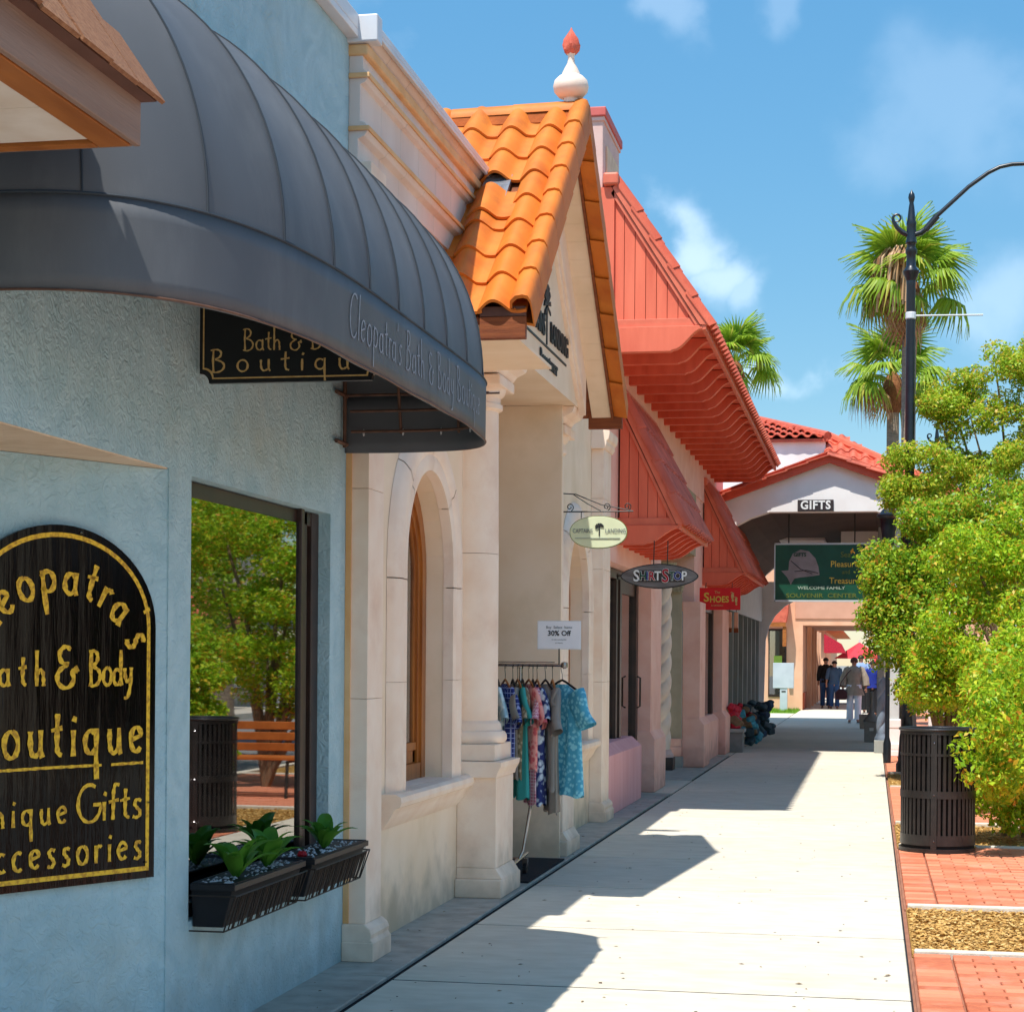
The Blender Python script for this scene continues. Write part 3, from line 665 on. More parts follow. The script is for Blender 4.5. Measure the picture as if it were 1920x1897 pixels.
for L in seams[1:-1]:
    p = at_len(L); mb.tube([Vector(dome(p, j/NV, -.002)) for j in range(NV+1)], .0038, 5)
mb.tube([(*at_len(TOT*i/160), ZV+.002) for i in range(161)], .005, 6)
mb.build('piping', 'awning_piping', aw, smooth=True)
def vwave(L): return .008*math.sin(L*2.3)+.003*math.sin(L*9)
def vpt(L, z, out=0.):
    p = at_len(L); q = at_len(L+.01); o = at_len(L-.01); t = Vector((q[0]-o[0], q[1]-o[1])).normalized(); nn = Vector((t.y, -t.x))
    k = out+vwave(L)*(ZV-z)/(ZV-ZB); return (p[0]+nn.x*k, p[1]+nn.y*k, z)
rows = [[vpt(TOT*i/240, ZV-(ZV-ZB)*j/5+(.0025*math.sin(i*.13) if j == 5 else 0)) for j in range(6)] for i in range(241)]
v_ = MB().grid(rows).build('valance', 'awning_canvas', aw, smooth=True, recalc=False)
sm_ = v_.modifiers.new('s', 'SOLIDIFY'); sm_.thickness = .004
mb = MB().tube([vpt(TOT*i/200, ZB+.004, .001) for i in range(201)], .004, 5); mb.build('hem', 'awning_frame', aw)
# faded lettering: from Y 6.0 to the far corner on the straight front
def vf(x, y):
    return vpt(x, y, .004)
import bisect
Lst = LL[min(range(601), key=lambda k: abs(PP[k][1]-6.33) if PP[k][0] > -2.1 else 9)]
mb = MB(); st = strokes("Cleopatra's Bath & Body Boutique", .155, .50, .07)
wd = max(p[0] for q_ in st for p in q_); tgt = 2.2; st = [[(Lst+p[0]*tgt/wd, ZB+.085+p[1]) for p in q_] for q_ in st]
ribbon(mb, st, .0075, vf); mb.build('lettering', 'awning_print', aw, recalc=False)
# pipe frame under the awning
mb = MB()
for zz, k in ((2.70, .965), (2.80, .955)):
    mb.tube([(W+.01+(plan(t/60)[0]-W)*k, YC+(plan(t/60)[1]-YC)*k, zz) for t in range(2, 60)], .008, 6)
mb.tube([(W+.02, 9.0, ZV), (W+.02, YF-.03, ZV)], .011, 6).tube([(W+.02, 9.0, 2.64), (W+.02, YF-.03, 2.64)], .011, 6).tube([(W+.02, YN+.03, ZT-.03), (W+.02, YF-.03, ZT-.03)], .01, 6)
for yy in (6.0, 6.9, 7.7, 8.4, 9.15):
    mb.tube([(W+.02, yy, 2.62 if yy > 9 else 3.15), (W+.02, yy, ZT-.05)], .01, 6)
    if yy < 9: mb.tube([Vector(dome((W+PX*.90, yy), j/10, .02)) for j in range(11)], .009, 6)
    mb.tube([(W+.02, yy, ZV+(0 if yy > 9 else .3)), (W+PX*.96, yy, ZV)], .008, 6)
for xx in (-2.35, -2.05): mb.tube([(xx, YF-.05, 2.69), (xx, YF-.12, 2.95), (xx-.02, YF-.3, 3.3)], .008, 6)
mb.build('frame', 'awning_frame', aw)
mb = MB()
for i in range(26):
    L = TOT*(i+.5)/26; p = vpt(L, 2.70, -.02); c = Vector(p)
    mb.tube([c+Vector((0, .012*math.cos(k*.785), .016*math.sin(k*.785))) for k in range(9)], .0022, 4)
mb.build('lacing_rings', 'white_metal', aw)['kind'] = 'stuff'
# hanging blade sign under the awning ---------------------------------
bs_ = thing('hanging_sign', 'black blade sign with thin gold border and shop lettering under the awning', 'sign', (-2.47, 7.08, 2.9))
x0, x1, z0, z1, cc = -2.645, -1.895, 2.642, 3.06, .04
def cutrect(x0, x1, z0, z1, c):
    pts = []
    for cx_, cz_, a0 in ((x1, z1, 270), (x0, z1, 360), (x0, z0, 90), (x1, z0, 180)):
        ar = [(cx_+c*math.cos(R(a0-90*i/6)), cz_+c*math.sin(R(a0-90*i/6))) for i in range(7)]
        pts += ar if True else ar
    return pts
def nrect(x0, x1, z0, z1, c):
    # concave notched corners, counter-clockwise from bottom left
    o = []
    for (cx_, cz_, s0, s1) in ((x0, z0, 90, 0), (x1, z0, 180, 90), (x1, z1, 270, 180), (x0, z1, 360, 270)):
        for i in range(7): a = R(s0+(s1-s0)*i/6); o.append((cx_+c*math.cos(a), cz_+c*math.sin(a)))
    return o
YB = 7.08
MB().prism(nrect(x0, x1, z0, z1, cc), 'y', YB, YB+.025).build('board', 'black_paint', bs_)
a = nrect(x0+.014, x1-.014, z0+.016, z1-.016, cc); b = nrect(x0+.020, x1-.020, z0+.022, z1-.022, cc); n = len(a)
MB().add([(p[0], YB-.002, p[1]) for p in a]+[(p[0], YB-.002, p[1]) for p in b], [(i, (i+1) % n, (i+1) % n+n, i+n) for i in range(n)]).build('border', 'gold_pale', bs_, recalc=False)
mb = MB(); f = lambda x, y: (x, YB-.003, y)
ribbon(mb, strokes("Cleopatra's", .1, 1.0, .08, None, -2.27, 2.93, True), .006, f)
ribbon(mb, fitw('Bath & Body', .088, 1.0, -2.465, -2.01, 2.768), .0062, f)
ribbon(mb, fitw('Boutique', .092, 1.3, -2.60, -1.93, 2.685), .0078, f)
mb.build('lettering', 'gold_pale', bs_, recalc=False)
MB().tube([(-2.55, YB+.012, 3.06), (-2.55, YB+.012, 3.5)], .004, 5).tube([(-2.1, YB+.012, 3.06), (-2.1, YB+.012, 3.5)], .004, 5).build('hanger', 'iron', bs_)
# shingled eave at the top left ---------------------------------------
ev = thing('shingled_eave', 'brown shingled mansard eave with white plank soffit above the entry', 'roof', (-2.4, 3.5, 3.0))
XE, YE, ZE = -1.975, 4.82, 2.945
MB().box(XE-.02, XE, .6, YE, ZE, ZE+.125).build('fascia', 'fascia_wood', ev, bev=.003)
MB().box(XE-.62, XE-.022, YE-.02, YE-.002, ZE, ZE+.13).build('fascia', 'fascia_wood', ev, bev=.003)
MB().box(XE-.11, XE-.022, .6, YE-.022, ZE-.004, ZE+.02).build('trim_board', 'orange_wood', ev, bev=.002)
MB().box(XE-.62, XE-.115, YE-.06, YE-.022, ZE-.004, ZE+.018).build('trim_board', 'orange_wood', ev, bev=.002)
yy = YE-.07
k = 0
while yy > .8:
    MB().box(XE-.62, XE-.115, yy-.295, yy, ZE+.006, ZE+.026).build('soffit_plank', 'white_plank', ev, bev=.003); yy -= .3
MB().prism([(XE+.045, ZE+.12), (XE+.045, ZE+.135), (XE-.6, ZE+.95), (XE-.62, ZE+.95), (XE-.62, ZE+.12)], 'y', .6, YE+.0).build('roof_deck', 'drip_edge', ev)
pit = math.atan2(1.25, 1.0)  # 51 deg
dx_, dz_ = -math.cos(pit), math.sin(pit)
bm = bmesh.new(); bmesh.ops.create_cube(bm, size=1)
for v in bm.verts: v.co = Vector((v.co.x*.012, v.co.y*.232, v.co.z*.24+.12))
mes = bpy.data.meshes.new('shingle'); bm.to_mesh(mes); bm.free(); mes.materials.append(M['shingle'])
for c_ in range(6):
    base = Vector((XE+.062, 0, ZE+.122))+Vector((dx_, 0, dz_))*(c_*.15)
    yy = YE+.02-.12*(c_ % 2); j = 0
    while yy > 2.2:
        w_ = random.uniform(.17, .235)
        o = piece('shingle', mes, ev, (base.x+random.uniform(-.004, .006), yy-w_/2, base.z+random.uniform(-.008, .008)), (0, -(math.pi/2-pit)+.07, 0), (1, w_/.238, 1)); yy -= w_
# ------------------------------------------------------------------ cream building
cr = thing('cream_building', 'cream stucco shop with arched windows and stone trim beside the blue boutique', 'building', (-2.66, 13.5, 0))
def arch_wall(mb, Y0, Y1, Z0, Z1, cy, hw, zs, zp, xf, xb, n=16):
    """wall slab (front xf, back xb) with a round-headed opening"""
    mb.box(xb, xf, Y0, cy-hw, Z0, Z1); mb.box(xb, xf, cy+hw, Y1, Z0, Z1); mb.box(xb, xf, cy-hw, cy+hw, Z0, zs)
    for i in range(n):
        a, b = math.pi*i/n, math.pi*(i+1)/n
        p = [(cy-hw*math.cos(a), zp+hw*math.sin(a)), (cy-hw*math.cos(b), zp+hw*math.sin(b))]
        mb.prism([p[0], p[1], (p[1][0], Z1), (p[0][0], Z1)], 'x', xb, xf)
mb = MB(); CY, HW, ZS, ZP = 10.97, .60, .80, 2.09
mb.box(-2.86, W, 9.252, 9.9, 0, 4.6); arch_wall(mb, 9.9, 12.0, 0, 4.6, CY, HW, ZS, ZP, W, -2.86); mb.box(-2.86, W, 12.0, 12.5, 0, 4.6)
wall_o = mb.build('wall', 'cream_stucco', cr)
CY2 = 16.75
mb = MB(); mb.box(-2.86, W, 14.5, 15.7, 0, 4.6); arch_wall(mb, 15.7, 17.75, 0, 4.6, CY2, HW, ZS, ZP, W, -2.86); mb.box(-2.86, W, 17.75, 18.3, 0, 4.6).build('wall', 'cream_stucco', cr)
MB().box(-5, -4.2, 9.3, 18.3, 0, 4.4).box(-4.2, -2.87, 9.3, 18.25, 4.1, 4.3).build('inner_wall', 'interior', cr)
# entry recess
MB().box(-4.2, -2.40, 14.45, 14.499, 0, 3.549).build('entry_wall', 'cream_stucco', cr); MB().box(-4.2, -2.87, 12.501, 12.56, 0, 3.549).build('entry_wall', 'cream_stucco', cr)
MB().box(-4.2, -2.661, 12.56, 14.449, 3.552, 3.62).build('entry_ceiling', 'cream_stucco', cr)
dr = MB().box(-4.2, -4.12, 12.7, 14.3, 0, 2.4).build('door', 'honey_wood', cr, bev=.01)
# arch surrounds: voussoir-like stones with thin joints
def surround(cy, name='arch_surround'):
    segs = []
    prof = [(-.004, -.02), (-.004, .045), (.05, .055), (.09, .045), (.12, .06), (.20, .06), (.24, .045), (.27, .03), (.29, 0.0)]   # (offset from opening, proud of wall)
    def ring(path):
        rows = []
        for (y_, z_, ny, nz) in path: rows.append([(W+p[1]+.002, y_+ny*p[0], z_+nz*p[0]) for p in prof])
        return rows
    for side in (-1, 1):
        for za, zb in ((ZS+.0, 1.418), (1.42, 2.00)):
            MB().grid(ring([(cy+side*HW, z_, side, 0) for z_ in (za, zb)])).build('trim_stone', 'cast_stone', cr, smooth=True, flat_angle=30)
    for a0, a1 in ((-8, 42), (42.5, 89.7), (90.3, 137.5), (138, 188)):
        pth = []
        for i in range(11):
            a = R(a0+(a1-a0)*i/10); c, s = math.cos(a), math.sin(a)
            if s < 0: pth.append((cy+math.copysign(HW, c), ZP+HW*s, math.copysign(1, c), 0))
            else: pth.append((cy+HW*c, ZP+HW*s, c, s))
        MB().grid(ring(pth)).build('trim_stone', 'cast_stone', cr, smooth=True, flat_angle=30)
    # reveal skin
    # sill
    pr = [(W, .80), (W+.09, .80), (W+.115, .785), (W+.12, .755), (W+.11, .73), (W+.085, .72), (W+.065, .69), (W+.05, .66), (W+.03, .63), (W+.004, .60), (W, .60)]
    MB().prism([(p[0], p[1]) for p in pr], 'y', cy-HW-.38, cy+HW+.36).build('window_sill', 'moulding_tan' if False else 'cast_stone', cr, bev=.004)
    MB().box(-2.87, W+.0, cy-HW, cy+HW, .76, .802).build('inner_sill', 'cast_stone', cr)
surround(CY); surround(CY2)
def arch_window(cy):
    xf, xb = -2.79, -2.85
    def fr(r0, r1, xa, xb_):
        mb = MB(); pts = [(cy-r1, ZS), *[(cy-r1*math.cos(math.pi*i/20), ZP+r1*math.sin(math.pi*i/20)) for i in range(21)], (cy+r1, ZS)]
        pin = [(cy-r0, ZS), *[(cy-r0*math.cos(math.pi*i/20), ZP+r0*math.sin(math.pi*i/20)) for i in range(21)], (cy+r0, ZS)]
        n = len(pts)
        for i in range(n-1):
            q = [pts[i], pts[i+1], pin[i+1], pin[i]]; mb.prism(q, 'x', xa, xb_)
        return mb
    f_ = fr(.50, .60, xf-.06, xf).build('window', 'honey_wood', cr)
    fr(.44, .505, xf-.05, xf-.015).build('sash', 'honey_wood', f_); fr(.395, .442, xf-.045, xf-.03).build('sash', 'honey_wood', f_)
    MB().box(xf-.05, xf-.004, cy-.50, cy+.50, ZS, .90).build('bottom_rail', 'honey_wood', f_, bev=.004)
    MB().box(xf-.05, xf-.02, cy-.45, cy+.45, .98, 1.03).box(xf-.045, xf-.03, cy-.45, cy+.45, .90, .98).build('bottom_panel', 'honey_wood', f_, bev=.004)
    pts = [(cy-.40, 1.03), *[(cy-.40*math.cos(math.pi*i/20), ZP+.40*math.sin(math.pi*i/20)) for i in range(21)], (cy+.40, 1.03)]
    MB().prism(pts, 'x', xf-.045, xf-.04).build('pane', 'shop_glass', f_)
arch_window(CY); arch_window(CY2)
# curtain-coloured interior behind
MB().box(-3.1, -3.09, 10.2, 11.8, .5, 2.9).box(-3.1, -3.09, 16.0, 17.5, .5, 2.9).build('curtain', 'curtain', cr)
# pilasters
def pilaster(y0, y1, zt, cap):
    xa, xf = W, -2.54
    for i, (a, b) in enumerate(((.19, 1.343), (1.345, 2.423), (2.425, 3.103), (3.105, zt))):
        if b > a: MB().box(xa+.001, xf, y0, y1, a, b).build('pilaster_stone', 'cast_stone', cr, bev=.003)
    MB().prism([(xa, .0), (xf+.045, .0), (xf+.045, .10), (xf+.035, .115), (xf+.04, .14), (xf+.03, .165), (xf, .19), (xa, .19)], 'y', y0-.03, y1+.03).build('pilaster_base', 'cast_stone', cr, bev=.006)
    MB().box(xa+.001, xf+.05, y0-.035, y1+.035, -.0, .098).build('pilaster_plinth', 'cast_stone', cr, bev=.004)
    if cap:
        pr = [(xa, zt), (xf+.01, zt), (xf+.03, zt+.04), (xf+.03, zt+.07), (xf+.05, zt+.09), (xf+.06, zt+.13), (xf+.06, zt+.17), (xa, zt+.19)]
        MB().prism(pr, 'y', y0-.05, y1+.05).build('pilaster_capital', 'cast_stone', cr, bev=.004)
pilaster(9.26, 9.56, 4.1, False)
# narrow tan edge strip between blue wall and the pilaster
MB().box(W+.001, W+.03, 9.249, 9.262, 0, 4.1).build('edge_strip', 'moulding_tan', cr)
pilaster(17.75, 18.25, 3.58, True)
# cornice band along the parapet
yA, yB = 9.25, 12.55
pr = [(W, 4.08), (W+.05, 4.10), (W+.05, 4.215), (W+.085, 4.23), (W+.10, 4.255), (W+.10, 4.275), (W+.085, 4.30), (W+.06, 4.305), (W+.06, 4.495), (W+.085, 4.505), (W+.10, 4.525), (W+.10, 4.55), (W+.075, 4.575), (W+.07, 4.70), (W+.12, 4.76), (W, 4.76)]
n_st = 9
lens = [(9.25+.42*i, 9.25+.42*(i+1)-.004) for i in range(7)]
for a, b in lens:
    MB().prism([p for p in pr], 'y', a, b).build('cornice_stone', 'cornice_stone', cr, bev=.003)
MB().box(W+.1005, W+.112, yA-.012, 12.12, 4.255, 4.28).box(W+.1005, W+.112, yA-.012, 12.12, 4.525, 4.552).box(W+.0, W+.112, yA-.014, yA-.001, 4.255, 4.28).box(W+.0, W+.112, yA-.014, yA-.001, 4.525, 4.552).build('cornice_moulding', 'moulding_tan', cr, bev=.004)
MB().box(W-.02, W+.105, yA-.012, 12.2, 4.64, 4.70).build('cornice_moulding', 'moulding_tan', cr, bev=.012, seg=3)
MB().box(W-.2, W+.15, yA-.03, 12.5, 4.762, 4.80).box(W+.128, W+.15, yA-.03, 12.35, 4.74, 4.762).build('coping', 'white_metal', cr, bev=.004)
MB().box(W-.02, W+.16, yA-.04, yA+.06, 4.70, 4.84).build('coping_end', 'white_metal', cr, bev=.008)
# columns on pedestals
def column(yc, y0, y1, zt):
    xc = -2.64
    t = thing('column', 'round stone column on a square pedestal %s' % ('nearest the camera, left of the entry' if yc < 13 else 'right of the entry behind the clothes rack'), 'column', (xc, yc, 0), 'stone columns at the cream entry')
    xf = -2.395
    MB().box(W+.001, xf+.045, y0-.05, y1+.05, 0, .12).build('pedestal_base', 'cast_stone', t, bev=.008)
    MB().prism([(W+.002, .12), (xf+.045, .12), (xf, .19), (W+.002, .19)], 'y', y0-.01, y1+.01).build('pedestal_base', 'cast_stone', t, bev=.005)
    MB().box(W+.001, xf, y0, y1, .19, .78).build('pedestal', 'cast_stone', t, bev=.006)
    MB().prism([(W+.002, .78), (xf+.006, .78), (xf+.012, .81), (xf+.035, .85), (xf+.04, .885), (W+.002, .885)], 'y', y0-.035, y1+.035).build('pedestal_cap', 'cast_stone', t, bev=.005)
    ym = (y0+y1)/2; hw = .27; hx = .25
    MB().box(W+.001, xc+hx-.02, ym-hw, ym+hw, .888, .995).build('plinth', 'cast_stone', t, bev=.005)
    MB().lathe(xc, ym, [(.235, .998), (.25, 1.02), (.25, 1.05), (.235, 1.075), (.215, 1.08), (.21, 1.12), (.20, 1.135), (.19, 1.145)], 32).build('column_base', 'cast_stone', t, smooth=True)
    MB().lathe(xc, ym, [(.188, 1.145), (.186, 2.25)], 36).build('shaft', 'cast_stone', t, smooth=True)
    MB().lathe(xc, ym, [(.186, 2.253), (.178, zt)], 36).build('shaft', 'cast_stone', t, smooth=True)
    MB().lathe(xc, ym, [(.18, zt), (.205, zt+.015), (.205, zt+.045), (.19, zt+.05), (.19, zt+.09), (.215, zt+.11), (.23, zt+.15)], 32).build('capital', 'cast_stone', t, smooth=True)
    MB().box(W+.001, xc+.24, ym-.25, ym+.25, zt+.15, zt+.22).build('abacus', 'cast_stone', t, bev=.01)
    return t
column(12.22, 11.92, 12.5, 3.20); column(14.85, 14.6, 15.15, 3.20)
# gabled portal --------------------------------------------------------
XR, YN_, YA_, YF_ = -2.0, 10.75, 12.9, 15.05; ZEV, ZAP = 3.62, 5.40
sl = (ZAP-ZEV)/(YA_-YN_)
gp = thing('entry_gable', 'steep gabled entry portal with orange barrel tiles and black lettering', 'gable', (-2.3, 12.9, 3.5))
XG = -2.3
def zr(y_): return ZEV+sl*(min(y_, 2*YA_-y_)-YN_)
# gable wall with lintel
MB().prism([(11.9, 3.55), (14.95, 3.55), (YA_, ZAP-.14), (11.9, zr(11.9)-.14)], 'x', W, XG).build('gable_wall', 'cream_stucco', gp)
# bed mouldings under the gable wall at both ends (imposts)
for a, b in ((11.9, 12.5), (14.5, 15.0)):
    MB().prism([(W, 3.43), (-2.42, 3.43), (-2.39, 3.47), (-2.33, 3.50), (-2.31, 3.548), (W, 3.548)], 'y', a, b).build('impost', 'cast_stone', gp, bev=.003)
# raking stone band along gable
for sgn in (1, -1):
    def rk(off, wd_, x0_, x1_, name, m, parent=gp, y0=YN_+.12, bev=.004):
        ys = [y0, YA_]; pts = [(y_, zr(y_)-off) for y_ in ys]+[(y_, zr(y_)-off-wd_) for y_ in reversed(ys)]
        if sgn < 0: pts = [(2*YA_-p[0], p[1]) for p in pts]
        return MB().prism(pts, 'x', x0_, x1_).build(name, m, parent, bev=bev)
    rk(.104, .33, XG-.002, XG+.052, 'raking_band', 'cast_stone', y0=11.95 if sgn > 0 else 11.12); rk(.436, .05, XG-.002, XG+.03, 'raking_band', 'cast_stone', y0=12.2 if sgn > 0 else 11.3)
    # soffit of small blocks
    L = math.hypot(YA_-YN_, ZAP-ZEV); nb = 17
    for i in range(nb):
        a, b = i/nb, (i+.985)/nb; y0, y1 = YN_+(YA_-YN_)*a, YN_+(YA_-YN_)*b
        pts = [(y0, zr(y0)-.105), (y1, zr(y1)-.105), (y1, zr(y1)-.125), (y0, zr(y0)-.125)]
        if sgn < 0: pts = [(2*YA_-p[0], p[1]) for p in pts]
        MB().prism(pts, 'x', XG+.05, XR-.095).build('soffit_block', 'cream_stucco', gp)
    pts = [(YN_, zr(YN_)-.06), (YA_, ZAP-.06), (YA_, ZAP-.102), (YN_, zr(YN_)-.102)]
    if sgn < 0: pts = [(2*YA_-p[0], p[1]) for p in pts]
    MB().prism(pts, 'x', -2.95, XR-.075).build('roof_deck', 'brown_box_wood', gp)
    rk(.05, .095, XR-.094, XR-.072, 'barge_board', 'brown_box_wood', y0=YN_)
# wooden box ends at the eaves
for ya, yb in ((YN_-.02, YN_+.03), (2*YA_-YN_-.03, 2*YA_-YN_+.02)):
    MB().box(XG+.02, XR-.005, ya, yb, ZEV-.19, ZEV-.06).build('eave_board', 'brown_box_wood', gp, bev=.004)
    MB().box(XG+.02, XR-.005, ya, yb, ZEV-.058, ZEV+.0).build('eave_board', 'drip_edge', gp, bev=.004)
MB().box(-2.66, XR-.05, YN_+.03, 11.899, ZEV-.19, ZEV-.17).build('eave_soffit', 'cream_stucco', gp)
# S tiles: mesh in local frame: x across, y up-slope, z normal
def stile(name, w_, l_, m, h_=.065, th=.02, seg=10):
    xs = []; zs = []; m_ = seg+6
    for i in range(m_+1):
        u_ = i/m_; xs.append(-w_*.5+w_*1.02*u_)
        zs.append(h_*(math.sin(math.pi*u_/.68)**1.15 if u_ < .68 else -.10*math.sin(math.pi*(u_-.68)/.32)))
    top0 = [(x, 0, z+.022) for x, z in zip(xs, zs)]; top1 = [(x, l_, z) for x, z in zip(xs, zs)]
    bot0 = [(x, 0, z+.022-th) for x, z in zip(xs, zs)]; bot1 = [(x, l_, z-th) for x, z in zip(xs, zs)]
    n = len(xs); vs = top0+top1+bot0+bot1; f = []
    for i in range(n-1): f += [(i, i+1, n+i+1, n+i), (2*n+i, 3*n+i, 3*n+i+1, 2*n+i+1), (i, 2*n+i, 2*n+i+1, i+1)]
    f += [(0, n, 3*n, 2*n), (n-1, 3*n-1, 4*n-1, 2*n-1)]
    mb = MB().add(vs, f); me = mb.mesh(name, m, True, flat_angle=50); return me
tm = stile('tile', .285, .40, 'orange_tile', h_=.07)
slopeL = math.hypot(YA_-YN_, ZAP-ZEV); ang = math.atan2(ZAP-ZEV, YA_-YN_); nrow = 8; ex = slopeL/nrow
cols = [XR-.15-.268*i for i in range(4)]
for sgn in (1, -1):
    for r_ in range(nrow):
        for ci, x_ in enumerate(cols):
            if sgn > 0 and r_ == 4 and ci == 1: continue     # the missing tile that shows flashing
            if sgn > 0 and ci == 3 and r_ < 5: continue
            d = r_*ex-.03
            y_ = YN_+math.cos(ang)*d; z_ = ZEV-.02+math.sin(ang)*d
            jit = random.uniform(-.006, .006)
            if sgn > 0: piece('roof_tile', tm, gp, (x_+jit, y_, z_), (ang, 0, 0))
            else: piece('roof_tile', tm, gp, (x_+jit, 2*YA_-y_, z_), (ang, 0, math.pi))
d = 3.35*ex-.03; piece('roof_tile', tm, gp, (cols[1], YN_+math.cos(ang)*d, ZEV+.0+math.sin(ang)*d), (ang, 0, 0))
# rake tiles down both edges
mb = MB(); prf = [(-.085, -.0), (-.08, .045), (-.045, .078), (0, .085), (.03, .075), (.045, .04), (.05, -.02), (.052, -.13)]
prf += [(-.058, -.10), (-.058, 0)]
vs = [(p[0], 0, p[1]+.012) for p in prf]+[(p[0], .385, p[1]-.006) for p in prf]; n = len(prf)
mb.add(vs, [(i, i+1, n+i+1, n+i) for i in range(n-1)])
v2 = [(p[0]*.82, 0, p[1]*.8+.006) for p in prf]; mb.add([(p[0], 0, p[1]+.012) for p in prf]+v2, [(i, i+1, n+i+1, n+i) for i in range(n-1)])
rmesh = mb.mesh('rake', 'orange_tile', True, flat_angle=50)
for sgn in (1, -1):
    for r_ in range(nrow):
        d = r_*ex-.035; y_ = YN_+math.cos(ang)*d; z_ = ZEV+.0+math.sin(ang)*d
        if sgn > 0: piece('rake_tile', rmesh, gp, (XR-.012, y_, z_), (ang, 0, 0))
        else: piece('rake_tile', rmesh, gp, (XR-.012, 2*YA_-y_, z_), (ang, 0, math.pi), (-1, 1, 1))
# ridge tiles and mortar
for xa, xb, dz in ((XR-.50, XR+.02, .0), (XR-.94, XR-.48, -.012)):
    mb = MB(); rows = []
    for x_ in (xa, xb): rows.append([(x_, YA_+.10*math.cos(math.pi*i/10), ZAP-.035+dz+(0.008 if x_ == xb else 0)+.085*math.sin(math.pi*i/10)) for i in range(11)])
    mb.grid(rows).add([(xb, YA_, ZAP-.035)]+rows[1], [(0, i+1, i+2) for i in range(10)]); mb.build('ridge_tile', 'orange_tile', gp, smooth=True)
MB().prism([(YA_-.14, ZAP-.12), (YA_+.14, ZAP-.12), (YA_+.07, ZAP-.01), (YA_-.07, ZAP-.01)], 'x', -2.93, XR-.03).build('mortar', 'mortar', gp)
# flashing in the gap
MB().prism([(YN_+math.cos(ang)*3.95*ex, ZEV-.03+math.sin(ang)*3.95*ex), (YN_+math.cos(ang)*5.1*ex, ZEV-.03+math.sin(ang)*5.1*ex), (YN_+math.cos(ang)*5.1*ex, ZEV+.004+math.sin(ang)*5.1*ex), (YN_+math.cos(ang)*3.95*ex, ZEV+.004+math.sin(ang)*3.95*ex)], 'x', cols[1]-.12, cols[1]+.06).build('flashing', 'foil', gp)
# lettering on the gable (runs along the street face)
lx = (0, 1, 0); lz = (0, 0, 1)
text('CAPTAINS', 'print_dark', (XG+.004, 12.63, 3.905), lx, lz, .20, gp, depth=.006, xs=.82, bold=.004)
text('LANDING', 'print_dark', (XG+.004, 13.64, 3.905), lx, lz, .20, gp, depth=.006, xs=.88, bold=.004)
text('Resortwear', 'print_dark', (XG+.004, 13.2, 3.68), lx, lz, .14, gp, depth=.004, xs=1.1, bold=.003)
MB().box(XG, XG+.008, 12.3, 13.98, 3.775, 3.79).build('rule_line', 'print_dark', gp)
mb = MB().box(XG, XG+.008, 13.11, 13.14, 3.80, 4.08)
for k in range(9):
    a = R(-20+27.5*k); mb.prism([(13.125, 4.08), (13.125+.13*math.cos(a)+.02, 4.08+.15*math.sin(a)), (13.125+.14*math.cos(a+.25), 4.08+.16*math.sin(a+.25)-.01)], 'x', XG, XG+.009+k*.0006)
mb.build('palm_emblem', 'print_dark', gp)
# urn finial
fn = thing('urn_finial', 'cream urn finial with a red flame tip on the gable ridge', 'finial', (-2.12, YA_, 5.44))
xf_, zf = -2.1, 5.475
MB().lathe(xf_, YA_, [(.05, zf-.03), (.05, zf), (.085, zf+.012), (.118, zf+.05), (.125, zf+.085), (.115, zf+.125), (.085, zf+.155), (.065, zf+.165), (.062, zf+.18), (.045, zf+.215), (.026, zf+.25), (.022, zf+.30), (.032, zf+.315)], 28).build('urn', 'finial_white', fn, smooth=True)
mb = MB(); n = 24
prof = [(.03, zf+.31), (.052, zf+.335), (.058, zf+.37), (.047, zf+.415), (.028, zf+.45), (.010, zf+.48), (.002, zf+.50)]
vs = []; f = []
for i, (r_, z_) in enumerate(prof):
    for k in range(n): a = 2*math.pi*k/n; rr = r_*(1+.16*math.sin(5*a+i*1.1)); vs.append((xf_+rr*math.cos(a), YA_+rr*math.sin(a), z_))
for i in range(len(prof)-1):
    for k in range(n): f.append((i*n+k, i*n+(k+1) % n, (i+1)*n+(k+1) % n, (i+1)*n+k))
mb.add(vs, f).build('flame', 'finial_red', fn, smooth=True)
# ------------------------------------------------------------------ pink building
pk = thing('pink_building', 'salmon pink stucco shops with red mansard eaves and twisted columns', 'building', (-2.57, 25, 0))
PW = -2.57
mb = MB()
mb.box(-3.4, PW, 18.32, 32.6, 4.0, 4.82).box(-3.4, PW-.02, 18.32, 22.0, 2.55, 3.999).box(-3.4, PW-.02, 27.6, 32.6, 2.42, 3.999)
mb.box(-2.76, PW, 22.0, 23.1, 0, 2.55).box(-3.4, PW-.01, 22.0, 23.1, 2.55, 3.999)
mb.box(-2.72, -2.47, 27.3, 28.2, 0, 2.42).box(-2.75, -2.45, 31.2, 32.6, 0, 2.42)
mb.build('wall', 'pink_stucco', pk)
MB().prism([(-2.72, 0), (-2.40, 0), (-2.40, .62), (-2.47, .72), (-2.72, .72)], 'y', 27.28, 28.25).build('pier_base', 'pink_stucco', pk, bev=.01)
MB().prism([(-2.75, 0), (-2.38, 0), (-2.38, .62), (-2.45, .72), (-2.75, .72)], 'y', 31.18, 32.65).build('pier_base', 'pink_stucco', pk, bev=.01)
MB().prism([(-2.76, 0), (-2.51, 0), (-2.51, .62), (-2.57, .72), (-2.76, .72)], 'y', 21.97, 23.15).build('pier_base', 'pink_stucco', pk, bev=.01)
MB().box(-3.4, PW-.001, 23.1, 27.6, 3.1, 3.999).box(-4.5, -4.3, 18.3, 33, 0, 4.0).build('beam', 'mosaic_wall', pk)
